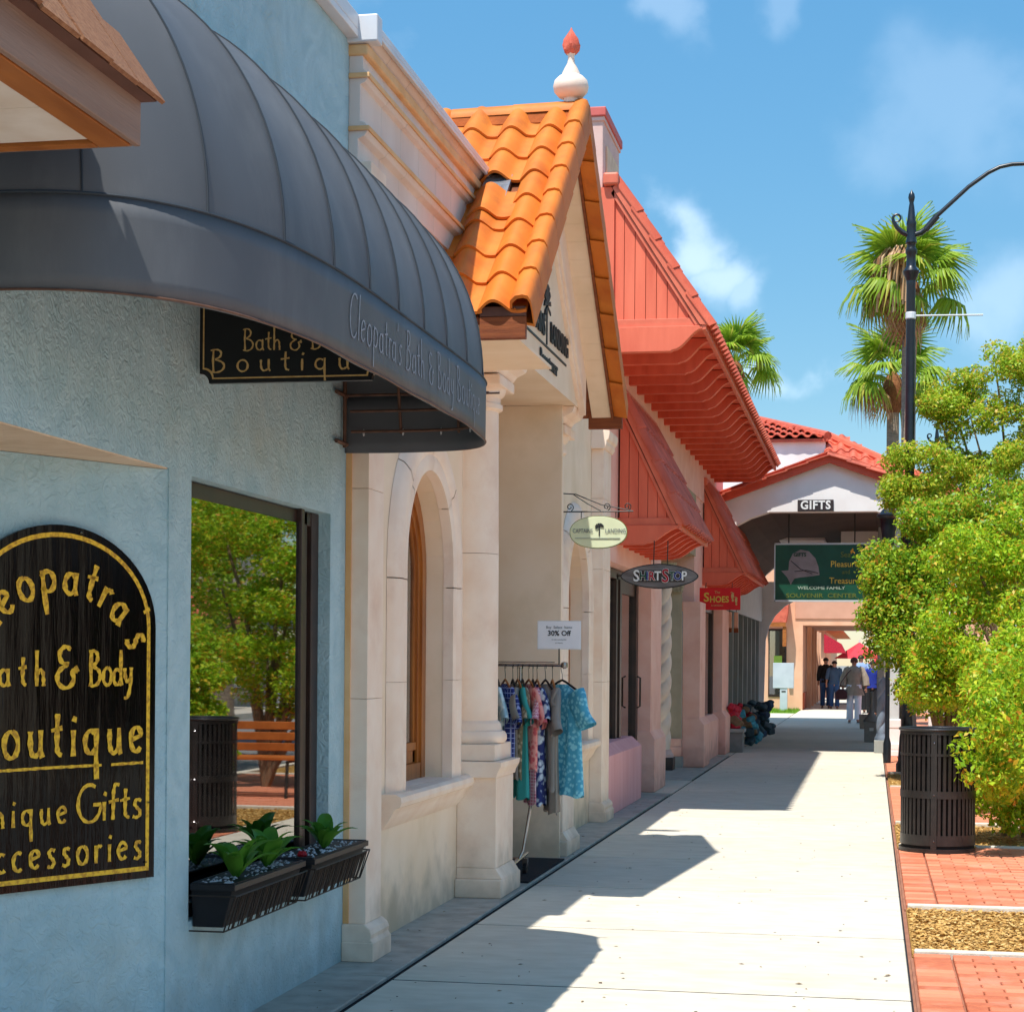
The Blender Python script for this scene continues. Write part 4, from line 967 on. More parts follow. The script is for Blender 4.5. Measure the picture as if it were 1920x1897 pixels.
# bulkhead, window, door of the first shop
MB().prism([(-2.9, 0), (PW+.02, 0), (PW+.02, .60), (-2.66, .70), (-2.9, .70)], 'y', 18.3, 21.0).build('bulkhead', 'pink_bulkhead', pk, bev=.006)
f_ = MB().box(-2.80, -2.74, 18.32, 18.40, .70, 2.5).box(-2.80, -2.74, 20.2, 20.34, .70, 2.5).box(-2.80, -2.74, 18.32, 22.0, 2.44, 2.54).build('window', 'dark_frame', pk)
MB().box(-2.78, -2.775, 18.40, 20.2, .7, 2.44).build('pane', 'window_glass', f_)
MB().box(-2.84, -2.83, 18.4, 19.6, .7, 2.44).build('blind', 'light_grey', f_)
d_ = MB().box(-2.80, -2.72, 20.36, 20.50, 0, 2.44).box(-2.80, -2.72, 21.8, 21.98, 0, 2.44).box(-2.79, -2.74, 20.5, 21.8, 2.3, 2.44).box(-2.79, -2.74, 20.5, 21.8, 0, .3).build('door', 'dark_frame', pk)
MB().box(-2.77, -2.765, 20.5, 21.8, .3, 2.3).build('pane', 'shop_glass', d_)
MB().tube([(-2.70, 21.72, 1.0), (-2.66, 21.72, 1.02), (-2.66, 21.72, 1.35), (-2.70, 21.72, 1.37)], .012, 6).build('handle', 'dark_frame', d_)
# second recess: beige pilaster, recessed wall, window two
MB().box(-2.93, -2.735, 27.25, 27.32, .3, 2.9).build('pilaster', 'beige_paint', pk)
MB().box(-2.95, -2.72, 27.2, 27.33, .16, .3).box(-2.94, -2.725, 27.22, 27.32, .30, .42).build('pilaster_base', 'pink_stucco', pk, bev=.01)
MB().box(-2.95, -2.70, 27.19, 27.34, -.01, .159).build('pilaster_plinth', 'grey_wall', pk, bev=.01)
MB().prism([(-2.93, 2.55), (-2.73, 2.55), (-2.68, 2.75), (-2.68, 2.9), (-2.93, 2.9)], 'y', 27.18, 27.33).build('pilaster_capital', 'mosaic_wall', pk, bev=.01)
f_ = MB().box(-2.66, -2.60, 28.22, 28.42, .66, 2.42).box(-2.66, -2.60, 31.0, 31.18, .66, 2.42).box(-2.66, -2.60, 29.6, 29.7, .66, 2.42).box(-2.655, -2.605, 28.3, 31.1, 2.34, 2.415).build('window', 'dark_frame', pk)
MB().box(-2.64, -2.635, 28.42, 31.0, .66, 2.42).build('pane', 'shop_glass', f_)
MB().prism([(-2.7, 0), (-2.50, 0), (-2.50, .60), (-2.58, .68), (-2.7, .68)], 'y', 28.26, 31.17).build('bulkhead', 'pink_stucco', pk)
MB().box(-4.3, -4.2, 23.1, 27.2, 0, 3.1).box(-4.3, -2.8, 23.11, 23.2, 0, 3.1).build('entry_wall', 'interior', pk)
# twisted columns
def twist(xc, yc, r, z0, z1, turns, label, plinth, m1='twist_stone', lobes=2, cap=True, cat='column'):
    t = thing('twisted_column', label, cat, (xc, yc, 0), 'twisted columns of the pink shops')
    nz_, ns = 150, 40; rows = []
    for i in range(nz_+1):
        f = i/nz_; z_ = z0+(z1-z0)*f
        row = []
        for k in range(ns+1):
            a = 2*math.pi*k/ns; ph = (lobes*a-2*math.pi*turns*f*lobes)
            g = abs(math.sin(ph/2))**.5; rr = r*(.66+.34*g); row.append((xc+rr*math.cos(a), yc+rr*math.sin(a), z_))
        rows.append(row)
    MB().grid(rows).build('shaft', m1, t, smooth=True, flat_angle=60)
    MB().lathe(xc, yc, [(r*1.35, z0-.10), (r*1.35, z0-.06), (r*1.1, z0-.03), (r*1.05, z0+.01)], 28).build('base', m1 if m1 != 'twist_stone' else 'pink_pale', t, smooth=True)
    MB().box(xc-r*1.4, xc+r*1.4, yc-r*1.4, yc+r*1.4, .0, z0-.10).build('plinth', plinth, t, bev=.01)
    if cap: MB().lathe(xc, yc, [(r*.95, z1-.02), (r*1.1, z1+.02), (r*1.05, z1+.05), (r*1.35, z1+.22), (r*1.6, z1+.3)], 28).build('capital', 'mosaic_wall', t, smooth=True)
    return t
twist(-2.92, 26.6, .112, .28, 2.65, 4.3, 'cream twisted column standing free in front of the beige pilaster', 'dark_panel')
twist(-2.72, 23.32, .09, .28, 2.65, 4.3, 'cream twisted column attached to the pink pier edge', 'grey_wall')
# barrel roof helper (slope facing the street)
rt = stile('tile_red', .25, .40, 'red_tile', seg=8, h_=.06); rtb = stile('tile_red_b', .25, .40, 'red_tile_bright', seg=8, h_=.06)
def street_roof(y0, y1, xe, ze, xt, zt, label, panels, rows_as_parts=True, tail=.28, npl=7, group=None, beam_h=.24, raf=.70, cover_x=PW):
    t = thing('mansard_eave', label, 'roof', (xe, (y0+y1)/2, ze), group)
    L = math.hypot(xt-xe, zt-ze); an = math.atan2(zt-ze, xe-xt); nr = max(4, round(L/.34)); ex = L/nr
    # deck
    nx, nzv = math.sin(an), math.cos(an)
    MB().prism([(xe, ze), (xt, zt), (xt-.05, zt), (xe-.05, ze)], 'y', y0+.03, y1).build('roof_deck', 'roof_underlay', t)
    ncol = int((y1-y0)/.245); pend = []
    for c in range(ncol):
        yc = y0+.13+c*.245
        for r_ in range(nr):
            d = r_*ex-.04; loc = (xe+.012-math.cos(an)*d+nx*.01, yc, ze+.012+math.sin(an)*d)
            lo = r_ == 0 or c == 0 or rows_as_parts
            me = rtb if c == 0 else rt
            if lo: piece('roof_tile', me, t, loc, (an, 0, math.pi/2))
            else: pend.append(loc)
    if pend:
        rot = Euler((an, 0, math.pi/2)).to_matrix(); vs = [v.co.copy() for v in rt.vertices]; fs = [tuple(p.vertices) for p in rt.polygons]; mb = MB()
        rv = [rot @ v for v in vs]
        for l_ in pend: mb.add([(v.x+l_[0], v.y+l_[1], v.z+l_[2]) for v in rv], fs)
        mb.build('roof_tile', 'red_tile', t, smooth=True, recalc=False, flat_angle=50)['kind'] = 'stuff'
    # ridge cap
    MB().box(xt-.10, xt+.05, y0-.02, y1, zt-.03, zt+.09).build('ridge_cap', 'red_trim', t, bev=.02)
    # side panel of vertical boards
    w_ = (xe-xt)-.05; k = npl
    for i in range(k):
        a, b = xt+w_*i/k, xt+w_*(i+1)/k-.006
        za = ze+(xe-.04-a)/(xe-xt)*(zt-ze)-.03; zb = ze+(xe-.04-b)/(xe-xt)*(zt-ze)-.03
        MB().prism([(a, ze+.03), (b, ze+.03), (b, max(zb, ze+.04)), (a, max(za, ze+.05))], 'y', y0+.075, y0+.10).build('side_board', 'red_board', t)
    MB().prism([(xt, ze+.02), (xe-.05, ze+.02), (xt, zt-.05)], 'y', y0+.101, y0+.13).build('board_backing', 'red_paint', t)
    MB().box(xt-.02, xe-.05, y0+.055, y0+.073, ze-.005, ze+.07).build('skirt_board', 'red_trim', t, bev=.003)
    # rake trims
    for off, pr_ in ((.0, 0), (.045, .02)):
        MB().prism([(xe+.03-off, ze+.0), (xt+.03-off*.4, zt-off), (xt-off*.4-.01, zt-off-.055), (xe-.045-off, ze+.0)], 'y', y0+.02+pr_, y0+.075).build('rake_trim', 'red_trim', t)
    # beam and rafters with ogee ends
    def ogee(x_in, zt_, hh, x_out):
        pts = [(x_in, zt_), (x_out-.02, zt_), (x_out-.02, zt_-.03)]
        for i in range(9):
            f = i/8; pts.append((x_out-.02-tail*f, zt_-.03-(hh-.03)*(.5-.5*math.cos(math.pi*f))*.93-.0))
        pts += [(x_out-.05-tail, zt_-hh), (x_in, zt_-hh)]
        return pts
    og = ogee(cover_x-.1, ze-.006, beam_h, xe)
    MB().prism(og, 'y', y0+.03, y0+.13).build('beam', 'red_board', t, bev=.004)
    n_r = int((y1-y0-.2)/raf)
    ome = None
    mb = MB().prism([(p[0]-xe, p[1]-ze) for p in og], 'y', -.05, .05); ome = mb.mesh('rafter', 'red_paint', False)
    edge = MB()
    for i in range(n_r): piece('rafter', ome, t, (xe, y0+.12+raf*(i+1)*(y1-y0-.25)/(raf*n_r), ze))
    MB().box(cover_x-.1, xe-.03, y0+.1, y1, ze+.002, ze+.02).build('soffit', 'red_paint', t)
    MB().box(xe-.028, xe+.012, y0+.03, y1, ze-.05, ze+.03).build('fascia', 'red_trim', t, bev=.004)
    MB().prism([(cover_x-.1, ze-.01), (xe-.06, ze-.01), (xe-.06-tail, ze-beam_h), (cover_x-.1, ze-beam_h)], 'y', y1-.1, y1-.02).build('beam', 'red_paint', t)
    return t
street_roof(17.68, 30.9, -1.58, 4.74, -2.46, 6.12, 'long upper red tiled mansard eave with many scrolled rafters', 8, False, npl=8, raf=.66)
MB().box(-3.0, -2.455, 17.72, 17.76, 4.6, 6.08).build('side_filler', 'red_board', pk)
street_roof(19.05, 22.1, -1.93, 2.95, -2.57, 4.28, 'lower red mansard canopy over the first pink shop door', 6, True, npl=6, beam_h=.20, raf=.42, tail=.34, group='lower red canopies')
street_roof(28.9, 33.6, -1.92, 2.93, -2.57, 4.30, 'lower red mansard canopy above the red shoe sign', 6, True, npl=5, beam_h=.20, raf=.45, tail=.34, group='lower red canopies')
# firewall tower with pink cap
tw = thing('parapet_tower', 'narrow pink and cream parapet tower behind the orange gable', 'tower', (-2.75, 18.4, 4.7))
MB().box(-3.1, -2.58, 17.8, 18.95, 4.61, 6.78).build('shaft', 'pink_pale', tw, bev=.01)
MB().box(-2.579, -2.562, 17.98, 18.8, 5.95, 6.55).build('panel', 'soffit_cream', tw, bev=.006)
MB().box(-3.13, -2.55, 17.76, 18.99, 6.78, 6.87).build('cap', 'pink_cap', tw, bev=.01)
MB().box(-3.11, -2.565, 17.78, 18.97, 6.74, 6.779).build('cap_band', 'pink_pale', tw, bev=.005)
MB().prism([(-3.1, 5.80), (-2.57, 5.80), (-2.50, 5.70), (-2.44, 5.62), (-2.44, 5.56), (-3.1, 5.56)], 'y', 17.76, 18.99).build('moulding', 'pink_pale', tw, bev=.006)
MB().box(-3.1, -2.56, 17.79, 18.96, 4.6, 5.559).build('base', 'pink_pale', tw)
# ------------------------------------------------------------------ signs on brackets
def oval(mb, yc, xc, zc, a, b, y0, y1, n=40, e=2.0):
    pts = []
    for i in range(n):
        t_ = 2*math.pi*i/n; c, s = math.cos(t_), math.sin(t_); pts.append((xc+a*math.copysign(abs(c)**(2/e), c), zc+b*math.copysign(abs(s)**(2/e), s)))
    return mb.prism(pts, 'y', y0, y1)
X3, Z3 = (1, 0, 0), (0, 0, 1)
sg2 = thing('oval_sign', 'pale green oval sign with palm emblem on a scrolled iron bracket', 'sign', (-2.6, 15.9, 2.65))
oval(MB(), 0, -2.32, 2.652, .245, .135, 15.9, 15.925, e=2.2).build('board', 'sage_sign', sg2, bev=.003)
oval(MB(), 0, -2.32, 2.652, .25, .14, 15.904, 15.921, e=2.2).build('rim', 'green_print', sg2)
text("CAPTAINS", 'print_grey', (-2.455, 15.895, 2.662), X3, Z3, .052, sg2, xs=.72, depth=.001); text("LANDING", 'print_grey', (-2.17, 15.895, 2.662), X3, Z3, .052, sg2, xs=.78, depth=.001)
MB().box(-2.52, -2.13, 15.893, 15.9, 2.598, 2.601).build('rule_line', 'print_grey', sg2)
mb = MB().box(-2.315, -2.305, 15.893, 15.9, 2.62, 2.70)
for k in range(7): a = R(-15+35*k); mb.prism([(-2.31, 2.70), (-2.31+.04*math.cos(a), 2.70+.03*math.sin(a)), (-2.31+.035*math.cos(a+.5), 2.70+.03*math.sin(a+.5))], 'y', 15.892-k*.0004, 15.9)
mb.build('palm_emblem', 'print_dark', sg2)
def scroll(c, r, a0, turns, y_, n=22):
    return [(c[0]+r*(1-.75*i/n)*math.cos(a0+turns*2*math.pi*i/n), y_, c[1]+r*(1-.75*i/n)*math.sin(a0+turns*2*math.pi*i/n)) for i in range(n+1)]
mb = MB().tube([(-2.66, 15.91, 2.83), (-2.02, 15.91, 2.83)], .006, 5).tube([(-2.66, 15.91, 2.99), (-2.52, 15.91, 2.98), (-2.3, 15.91, 2.89), (-2.02, 15.91, 2.832)], .005, 5)
mb.tube([(-2.55, 15.91, 2.985), (-2.42, 15.91, 2.9), (-2.30, 15.91, 2.835)], .004, 5).tube(scroll((-2.25, 2.872), .034, -1.2, 1.3, 15.91), .0045, 5).tube(scroll((-2.07, 2.872), .034, -1.2, 1.3, 15.91), .0045, 5).tube(scroll((-2.57, 2.87), .034, -1.2, 1.3, 15.91), .0045, 5)
mb.tube([(-2.47, 15.91, 2.83), (-2.47, 15.91, 2.775)], .004, 5).tube([(-2.17, 15.91, 2.83), (-2.17, 15.91, 2.775)], .004, 5).tube([(-2.655, 15.91, 2.75), (-2.655, 15.91, 3.05)], .008, 5)
mb.build('bracket', 'iron', sg2)
sg3 = thing('oval_sign', 'grey oval shirt shop sign with coloured letters under the red canopy', 'sign', (-2.15, 19.0, 2.42))
oval(MB(), 0, -2.14, 2.415, .40, .128, 19.0, 19.03, e=1.75).build('rim', 'print_dark', sg3)
oval(MB(), 0, -2.14, 2.415, .388, .116, 18.995, 19.02, e=1.75).build('board', 'grey_oval', sg3)
MB().box(-2.40, -1.88, 18.992, 18.996, 2.355, 2.475).build('panel', 'dark_panel', sg3)
xx = -2.42
for ch, m_, sz, adv in (('S', 'white_print', .165, .085), ('H', 'print_green', .12, .062), ('I', 'print_blue', .12, .035), ('R', 'print_red', .12, .062), ('T', 'white_print', .13, .07), ('S', 'print_red', .19, .095), ('T', 'print_green', .12, .055), ('O', 'print_blue', .12, .07), ('P', 'white_print', .13, .07)):
    text(ch, 'white_print', (xx+adv/2+.004, 18.988, 2.413), X3, Z3, sz, sg3, name='letter_outline', bold=.007, depth=.0008, xs=.86) if m_ != 'white_print' else None
    text(ch, m_, (xx+adv/2+.004, 18.984, 2.413), X3, Z3, sz, sg3, name='letter', bold=.003, depth=.001, xs=.86); xx += adv*.93
MB().tube([(-2.2, 19.015, 2.54), (-2.2, 19.06, 2.78)], .006, 5).tube([(-2.06, 19.015, 2.54), (-2.06, 19.06, 2.78)], .006, 5).tube([(-2.57, 19.015, 2.42), (-2.52, 19.015, 2.42)], .01, 5).build('hanger', 'iron', sg3)
sg4 = thing('shoe_sign', 'small red square sign with yellow lettering and footprints', 'sign', (-2.28, 28.5, 2.5))
MB().box(-2.59, -1.97, 28.5, 28.53, 2.335, 2.67).build('board', 'red_sign', sg4, bev=.004)
text('The', 'gold_pale', (-2.32, 28.495, 2.60), X3, Z3, .06, sg4, depth=.001, xs=.9)
text('S', 'yellow_print', (-2.485, 28.495, 2.52), X3, Z3, .19, sg4, depth=.001, bold=.004); text('HOES', 'yellow_print', (-2.29, 28.495, 2.49), X3, Z3, .13, sg4, depth=.001, bold=.003, xs=.9)
text('& SANDALS', 'gold_pale', (-2.32, 28.495, 2.40), X3, Z3, .035, sg4, depth=.001)
mb = MB()
for cx_, cz_, sc_ in ((-2.09, 2.545, 1), (-2.035, 2.48, .9)):
    oval(mb, 0, cx_, cz_, .022*sc_, .045*sc_, 28.494, 28.5, 18); oval(mb, 0, cx_+.004, cz_-.065*sc_, .016*sc_, .022*sc_, 28.494, 28.5, 14)
    for k in range(5): oval(mb, 0, cx_-.024*sc_+k*.011*sc_, cz_+(.058-abs(k-1)*.006)*sc_, .006*sc_, .007*sc_, 28.494, 28.5, 8)
mb.build('footprints', 'gold_pale', sg4)
MB().tube([(-2.5, 28.52, 2.67), (-2.5, 28.6, 2.75)], .006, 5).tube([(-2.1, 28.52, 2.67), (-2.1, 28.6, 2.75)], .006, 5).build('hanger', 'iron', sg4)
# pair of hanging lanterns beside the grey shop
for k, (x_, y_) in enumerate(((-2.46, 32.9), (-2.36, 33.1))):
    t = thing('hanging_lantern', 'pale pink hanging lantern, %s of a pair past the red sign' % ('left one' if k == 0 else 'right one'), 'lantern', (x_, y_, 2.1), 'paired hanging lanterns')
    MB().box(x_-.035, x_+.035, y_-.035, y_+.035, 2.14, 2.42).build('shade', 'lantern_glass', t, bev=.008); MB().box(x_-.04, x_+.04, y_-.04, y_+.04, 2.06, 2.138).build('frame', 'brown_box_wood', t, bev=.006)
    MB().tube([(x_, y_, 2.42), (x_, y_, 2.72)], .006, 5).build('chain', 'iron', t)
# ------------------------------------------------------------------ gift arcade
ga = thing('gift_arcade', 'white gabled arcade building spanning the sidewalk with red tiled roof', 'building', (-1, 31.5, 0))
YG = 31.4; AX, AZ = -.72, 4.86
xl, xr_, zl = -2.60, 1.05, 4.18; slp = (AZ+.02-zl)/(AX-xl)
def zg(x): return AZ-abs(x-AX)*.365
# arch underside: polyline from left to right
arch = [(-2.62, 3.45), (-2.50, 3.62), (-2.30, 3.80), (-2.02, 3.95), (-1.75, 4.035), (-1.70, 4.05), (.05, 4.05), (.12, 4.03), (.38, 3.93), (.62, 3.80), (.80, 3.62), (.90, 3.45)]
top = [(1.35, zg(1.35)), (AX, AZ), (-2.75, zg(-2.75))]
MB().prism([(-2.75, 3.45)]+arch+[(1.35, 3.45)]+top, 'y', YG, YG+.3).build('gable_wall', 'white_wall', ga)
MB().box(.92, 1.35, YG+.003, YG+.297, 0, 3.45).build('corner_post', 'white_wall', ga)
for s_, xe_ in ((-1, -2.78), (1, 1.5)):
    z_ = zg(xe_)
    MB().prism([(AX, AZ-.01), (xe_, z_-.01), (xe_, z_+.165), (AX, AZ+.165)], 'y', YG-.14, YG-.03).build('rake_fascia', 'gable_edge', ga, bev=.005)
    MB().prism([(AX, AZ+.166), (xe_, z_+.166), (xe_, z_+.185), (AX, AZ+.185)], 'y', YG-.17, YG+.1).build('rake_edge', 'red_tile', ga)
    MB().prism([(AX, AZ+.002), (xe_, z_+.002), (xe_, z_+.10), (AX, AZ+.10)], 'y', YG-.029, YG+13).build('roof_deck', 'roof_underlay', ga)
    # tiles of the gable roof slope
    L = math.hypot(xe_-AX, AZ-z_); an = math.atan2(AZ-z_, abs(xe_-AX)); nr = round(L/.36); vs = [v.co.copy() for v in rt.vertices]; fs = [tuple(p.vertices) for p in rt.polygons]
    rot = Euler((an, 0, math.pi/2 if s_ > 0 else -math.pi/2)).to_matrix(); rv = [rot @ v for v in vs]; mb = MB()
    for c in range(26):
        for r_ in range(nr):
            d = r_*L/nr-.03; l_ = (xe_-s_*math.cos(an)*d, YG-.08+.25*c, z_+.12+math.sin(an)*d)
            if c == 0: piece('roof_tile', rt, ga, l_, (an, 0, math.pi/2 if s_ > 0 else -math.pi/2))
            else: mb.add([(v.x+l_[0], v.y+l_[1], v.z+l_[2]) for v in rv], fs)
    mb.build('roof_tile', 'red_tile', ga, smooth=True, recalc=False, flat_angle=50)['kind'] = 'stuff'
# flat brown ceiling and side walls of the passage
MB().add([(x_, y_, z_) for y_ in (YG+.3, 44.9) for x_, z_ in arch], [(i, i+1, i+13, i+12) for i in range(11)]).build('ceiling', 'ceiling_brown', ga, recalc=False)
# left wall of the passage: white above an arch line, grey shopfront below
MB().box(-2.9, -2.62, 31.7, 45, 2.55, 3.62).build('passage_wall', 'light_grey', ga)
MB().prism([(44.88, 2.5), (44.88, 3.6), (31.7, 3.6), (31.7, 2.5)], 'x', -2.618, -2.58).build('arched_spandrel', 'light_grey', ga)
sf_ = MB().box(-2.75, -2.68, 33.2, 45, 0, .35)
for y_ in (33.2, 34.6, 36.0, 37.4, 38.8, 40.2, 41.6, 43.0, 44.4): sf_.box(-2.7, -2.62, y_-.09, y_+.09, 0, 2.55)
fw = sf_.build('window', 'grey_wall', ga)
MB().box(-2.70, -2.695, 33.2, 45, .35, 2.55).build('pane', 'shop_glass', fw)
MB().box(-3.4, -3.3, 33, 45, 0, 2.6).build('inner_wall', 'grey_wall', ga)
MB().box(-2.78, -2.5, 32.55, 32.75, 0, 2.6).build('corner_pier', 'pink_stucco', ga)
# back gable and beam at the far end
MB().prism([(-2.75, 3.45)]+arch+[(1.35, 3.45)]+top, 'y', 44.9, 45.1).build('gable_wall', 'white_wall', ga)
MB().prism([(-2.75, 0), (-2.55, 0), (-2.5, 2.07), (-2.42, 2.4), (-2.28, 2.65), (-2.05, 2.88), (-1.75, 3.04), (-1.4, 3.10), (-1.4, 3.46), (-2.75, 3.46)], 'y', 44.94, 45.06).build('arch_leg', 'white_wall', ga)
# taller white block behind with hipped roof
hb = thing('hip_roof_block', 'white upper block with red tiled hip roof behind the gifts gable', 'building', (-2, 40, 5))
MB().box(-6.5, -.95, 38.0, 50, 4.0, 5.98).build('wall', 'white_wall', hb)
MB().prism([(-6.5, 5.98), (-.9, 5.98), (-.9, 6.03), (-6.5, 6.03)], 'y', 37.9, 50).build('eave_band', 'red_tile', hb)
def hip(x0, x1, y0, y1, z0, z1, ridge0, ridge1, parent):
    ym = (y0+y1)/2
    A_, B_, C_, D_ = (x0, y0, z0), (x1, y0, z0), (x1, y1, z0), (x0, y1, z0); E_, F_ = (ridge0, ym, z1), (ridge1, ym, z1)
    MB().add([A_, B_, C_, D_, E_, F_], [(0, 1, 5, 4), (1, 2, 5), (2, 3, 4, 5), (3, 0, 4)]).build('roof_deck', 'roof_underlay', parent)
    # tiles on the front slope (joined)
    L = math.hypot(ym-y0, z1-z0); an = math.atan2(z1-z0, ym-y0); nr = round(L/.36); rot = Euler((an, 0, 0)).to_matrix(); vs = [rot @ v.co for v in rt.vertices]; fs = [tuple(p.vertices) for p in rt.polygons]; mb = MB(); npc = 0
    for r_ in range(nr):
        f = r_/nr; xa = x0+(ridge0-x0)*f; xb = x1+(ridge1-x1)*f; x_ = xa+.12
        while x_ < xb:
            d = f*L-.04; l_ = (x_, y0+math.cos(an)*d, z0+math.sin(an)*d+.03)
            mb.add([(v.x+l_[0], v.y+l_[1], v.z+l_[2]) for v in vs], fs); x_ += .245
    mb.build('roof_tile', 'red_tile_bright', parent, smooth=True, recalc=False, flat_angle=50)['kind'] = 'stuff'
    # end slope facing the street
    L2 = math.hypot(x1-ridge1, z1-z0)
    for p, q in ((B_, F_), (A_, E_)): MB().tube([Vector(p)+Vector((0, 0, .05)), Vector(q)+Vector((0, 0, .05))], .09, 8).build('hip_ridge', 'red_tile', parent, smooth=True)
hip(-6.9, -.9, 37.9, 50, 6.03, 7.6, -5.0, -4.5, hb)
hb2 = thing('hip_roof_wing', 'lower red tiled roof descending to the right behind the gifts gable', 'roof', (1, 38, 5))
MB().box(-.6, 1.6, 36.2, 41, 3.6, 4.62).build('wall', 'white_wall', hb2)
A_, B_, R_, Bb = (-.95, 36, 4.6), (1.75, 36, 4.6), (-.95, 38.6, 6.12), (1.75, 41.2, 4.6)
MB().add([A_, B_, R_, Bb, (-.95, 41.2, 4.6)], [(0, 1, 2), (1, 3, 2), (3, 4, 2), (4, 0, 2), (0, 1, 3, 4)]).build('roof_deck', 'roof_underlay', hb2)
L = math.hypot(2.6, 1.52); an = math.atan2(1.52, 2.6); nr = round(L/.36); rot = Euler((an, 0, 0)).to_matrix(); vs = [rot @ v.co for v in rtb.vertices]; fs = [tuple(p.vertices) for p in rtb.polygons]
for r_ in range(nr):
    f = r_/nr; x_ = -.85; xb = 1.75-2.7*f
    while x_ < xb+.05:
        piece('roof_tile', rt, hb2, (x_, 36+math.cos(an)*(f*L-.04), 4.63+math.sin(an)*(f*L-.04)), (an, 0, 0)); x_ += .245
MB().tube([Vector(B_)+Vector((0, 0, .06)), Vector(R_)+Vector((0, 0, .06))], .09, 8).build('hip_ridge', 'red_tile_bright', hb2, smooth=True)
MB().box(-.95, 1.78, 35.93, 35.99, 4.5, 4.62).build('fascia', 'gable_edge', hb2)
# GIFTS board
gs = thing('gifts_sign', 'small dark board reading GIFTS in white on the gable', 'sign', (-.94, YG, 4.15))
MB().box(-1.235, -.645, YG-.03, YG-.001, 4.055, 4.245).build('board', 'dark_panel', gs, bev=.004)
text('GIFTS', 'white_print', (-.94, YG-.035, 4.15), X3, Z3, .195, gs, depth=.002, bold=.006, xs=.92, spacing=1.12)
# green souvenir sign
gr = thing('souvenir_sign', 'large dark green souvenir sign with baseball cap picture hanging under the arch', 'sign', (-.85, 31.95, 3.1))
YS = 31.9
MB().box(-1.62, -.04, YS, YS+.06, 2.60, 3.53).build('board', 'green_panel', gr)
MB().box(-1.64, -.02, YS-.005, YS+.065, 3.531, 3.56).box(-1.64, -.02, YS-.005, YS+.065, 2.57, 2.599).box(-1.64, -1.621, YS-.005, YS+.065, 2.57, 3.56).box(-.039, -.02, YS-.005, YS+.065, 2.57, 3.56).build('frame', 'light_grey', gr)
cap = [(-1.40, 3.10), (-1.39, 3.25), (-1.33, 3.38), (-1.20, 3.45), (-1.06, 3.42), (-.95, 3.30), (-.90, 3.16), (-.88, 3.02), (-1.0, 3.0), (-1.2, 2.98), (-1.30, 2.96), (-1.36, 2.86), (-1.42, 2.98), (-1.52, 3.09)]
MB().prism(cap, 'y', YS-.004, YS).build('cap_picture', 'cap_grey', gr)
MB().tube([(-1.36, YS-.006, 3.26), (-1.2, YS-.006, 3.12), (-1.0, YS-.006, 3.04)], .006, 4).tube([(-1.30, YS-.006, 3.08), (-1.1, YS-.006, 3.1), (-.9, YS-.006, 3.05)], .006, 4).build('cap_seam', 'dark_panel', gr)
text('GIFTS', 'print_green', (-1.21, YS-.008, 3.36), X3, Z3, .085, gr, depth=.001, bold=.003)
for tx, m_, x_, z_, s_ in (('Sea', 'green_print', -.45, 3.36, .13), ('Pleasures', 'yellow_print', -.44, 3.20, .145), ('and', 'green_print', -.44, 3.07, .10), ('Treasures', 'yellow_print', -.44, 2.92, .145), ('WELCOME FAMILY', 'pale_print', -.85, 2.80, .075), ('SOUVENIR  CENTER', 'green_print', -.85, 2.67, .105)):
    text(tx, m_, (x_, YS-.005, z_), X3, Z3, s_, gr, depth=.001, bold=.001, xs=1.25 if 'CENTER' in tx or 'FAMILY' in tx else .95)
MB().tube([(-1.4, YS+.03, 3.56), (-1.4, YS+.03, 4.05)], .012, 5).tube([(-.3, YS+.03, 3.56), (-.3, YS+.03, 4.05)], .012, 5).build('hanger', 'iron', gr)
# columns on the kerb side of the arcade
twist(.165, 32.75, .085, .32, 1.3, 1.8, 'blue grey twisted column at the right foot of the arcade', 'grey_wall', 'blue_twist', cap=False)
ac = thing('arcade_post', 'square pale post with moulded white base at the right of the arcade', 'post', (.36, 31.7, 0))
MB().box(.27, .45, 31.62, 31.8, .62, 3.95).build('shaft', 'light_grey', ac, bev=.01)
MB().box(.24, .48, 31.59, 31.83, .46, .62).box(.22, .50, 31.57, 31.85, .10, .22).build('base', 'white_wall', ac, bev=.02)
MB().box(.25, .47, 31.6, 31.82, .22, .46).box(.21, .51, 31.56, 31.86, .0, .10).build('plinth', 'white_wall', ac, bev=.01)
pp = thing('arcade_post', 'plain grey steel post behind the blue twisted column', 'post', (.15, 33.6, 0)); MB().box(.09, .21, 33.6, 33.72, 0, 3.95).build('shaft', 'grey_wall', pp, bev=.01)
# ------------------------------------------------------------------ peach building beyond
pb = thing('peach_building', 'peach stucco building with a dark passage beyond the arcade', 'building', (-3, 62, 0))
YP = 61.0
MB().box(-7, -2.2, YP, YP+.3, .0, 5.5).box(-2.2, 4, YP, YP+.3, 2.74, 5.5).box(1.3, 4, YP+.003, YP+.297, 0, 2.74).build('wall', 'peach_stucco', pb)
MB().box(-2.45, -.05, YP-.04, YP-.001, 2.95, 3.75).build('sign_band', 'peach_dark', pb, bev=.01)
MB().box(-2.5, -2.2, YP+.3, 78, .55, 2.74).build('passage_wall', 'peach_dark', pb); MB().box(-2.5, -2.17, YP+.3, 78, 0, .55).build('passage_wall', 'terracotta', pb)
MB().box(-2.5, 1.4, YP+.3, 72, 2.745, 2.85).build('passage_ceiling', 'peach_dark', pb)
for y_ in (64, 67, 70, 73, 76): MB().box(-2.17, -2.02, y_, y_+.35, 0, 2.74).build('pier', 'peach_stucco', pb)
f_ = MB().box(-3.3, -2.72, YP-.03, YP-.001, .42, 2.62).build('window', 'dark_frame', pb)
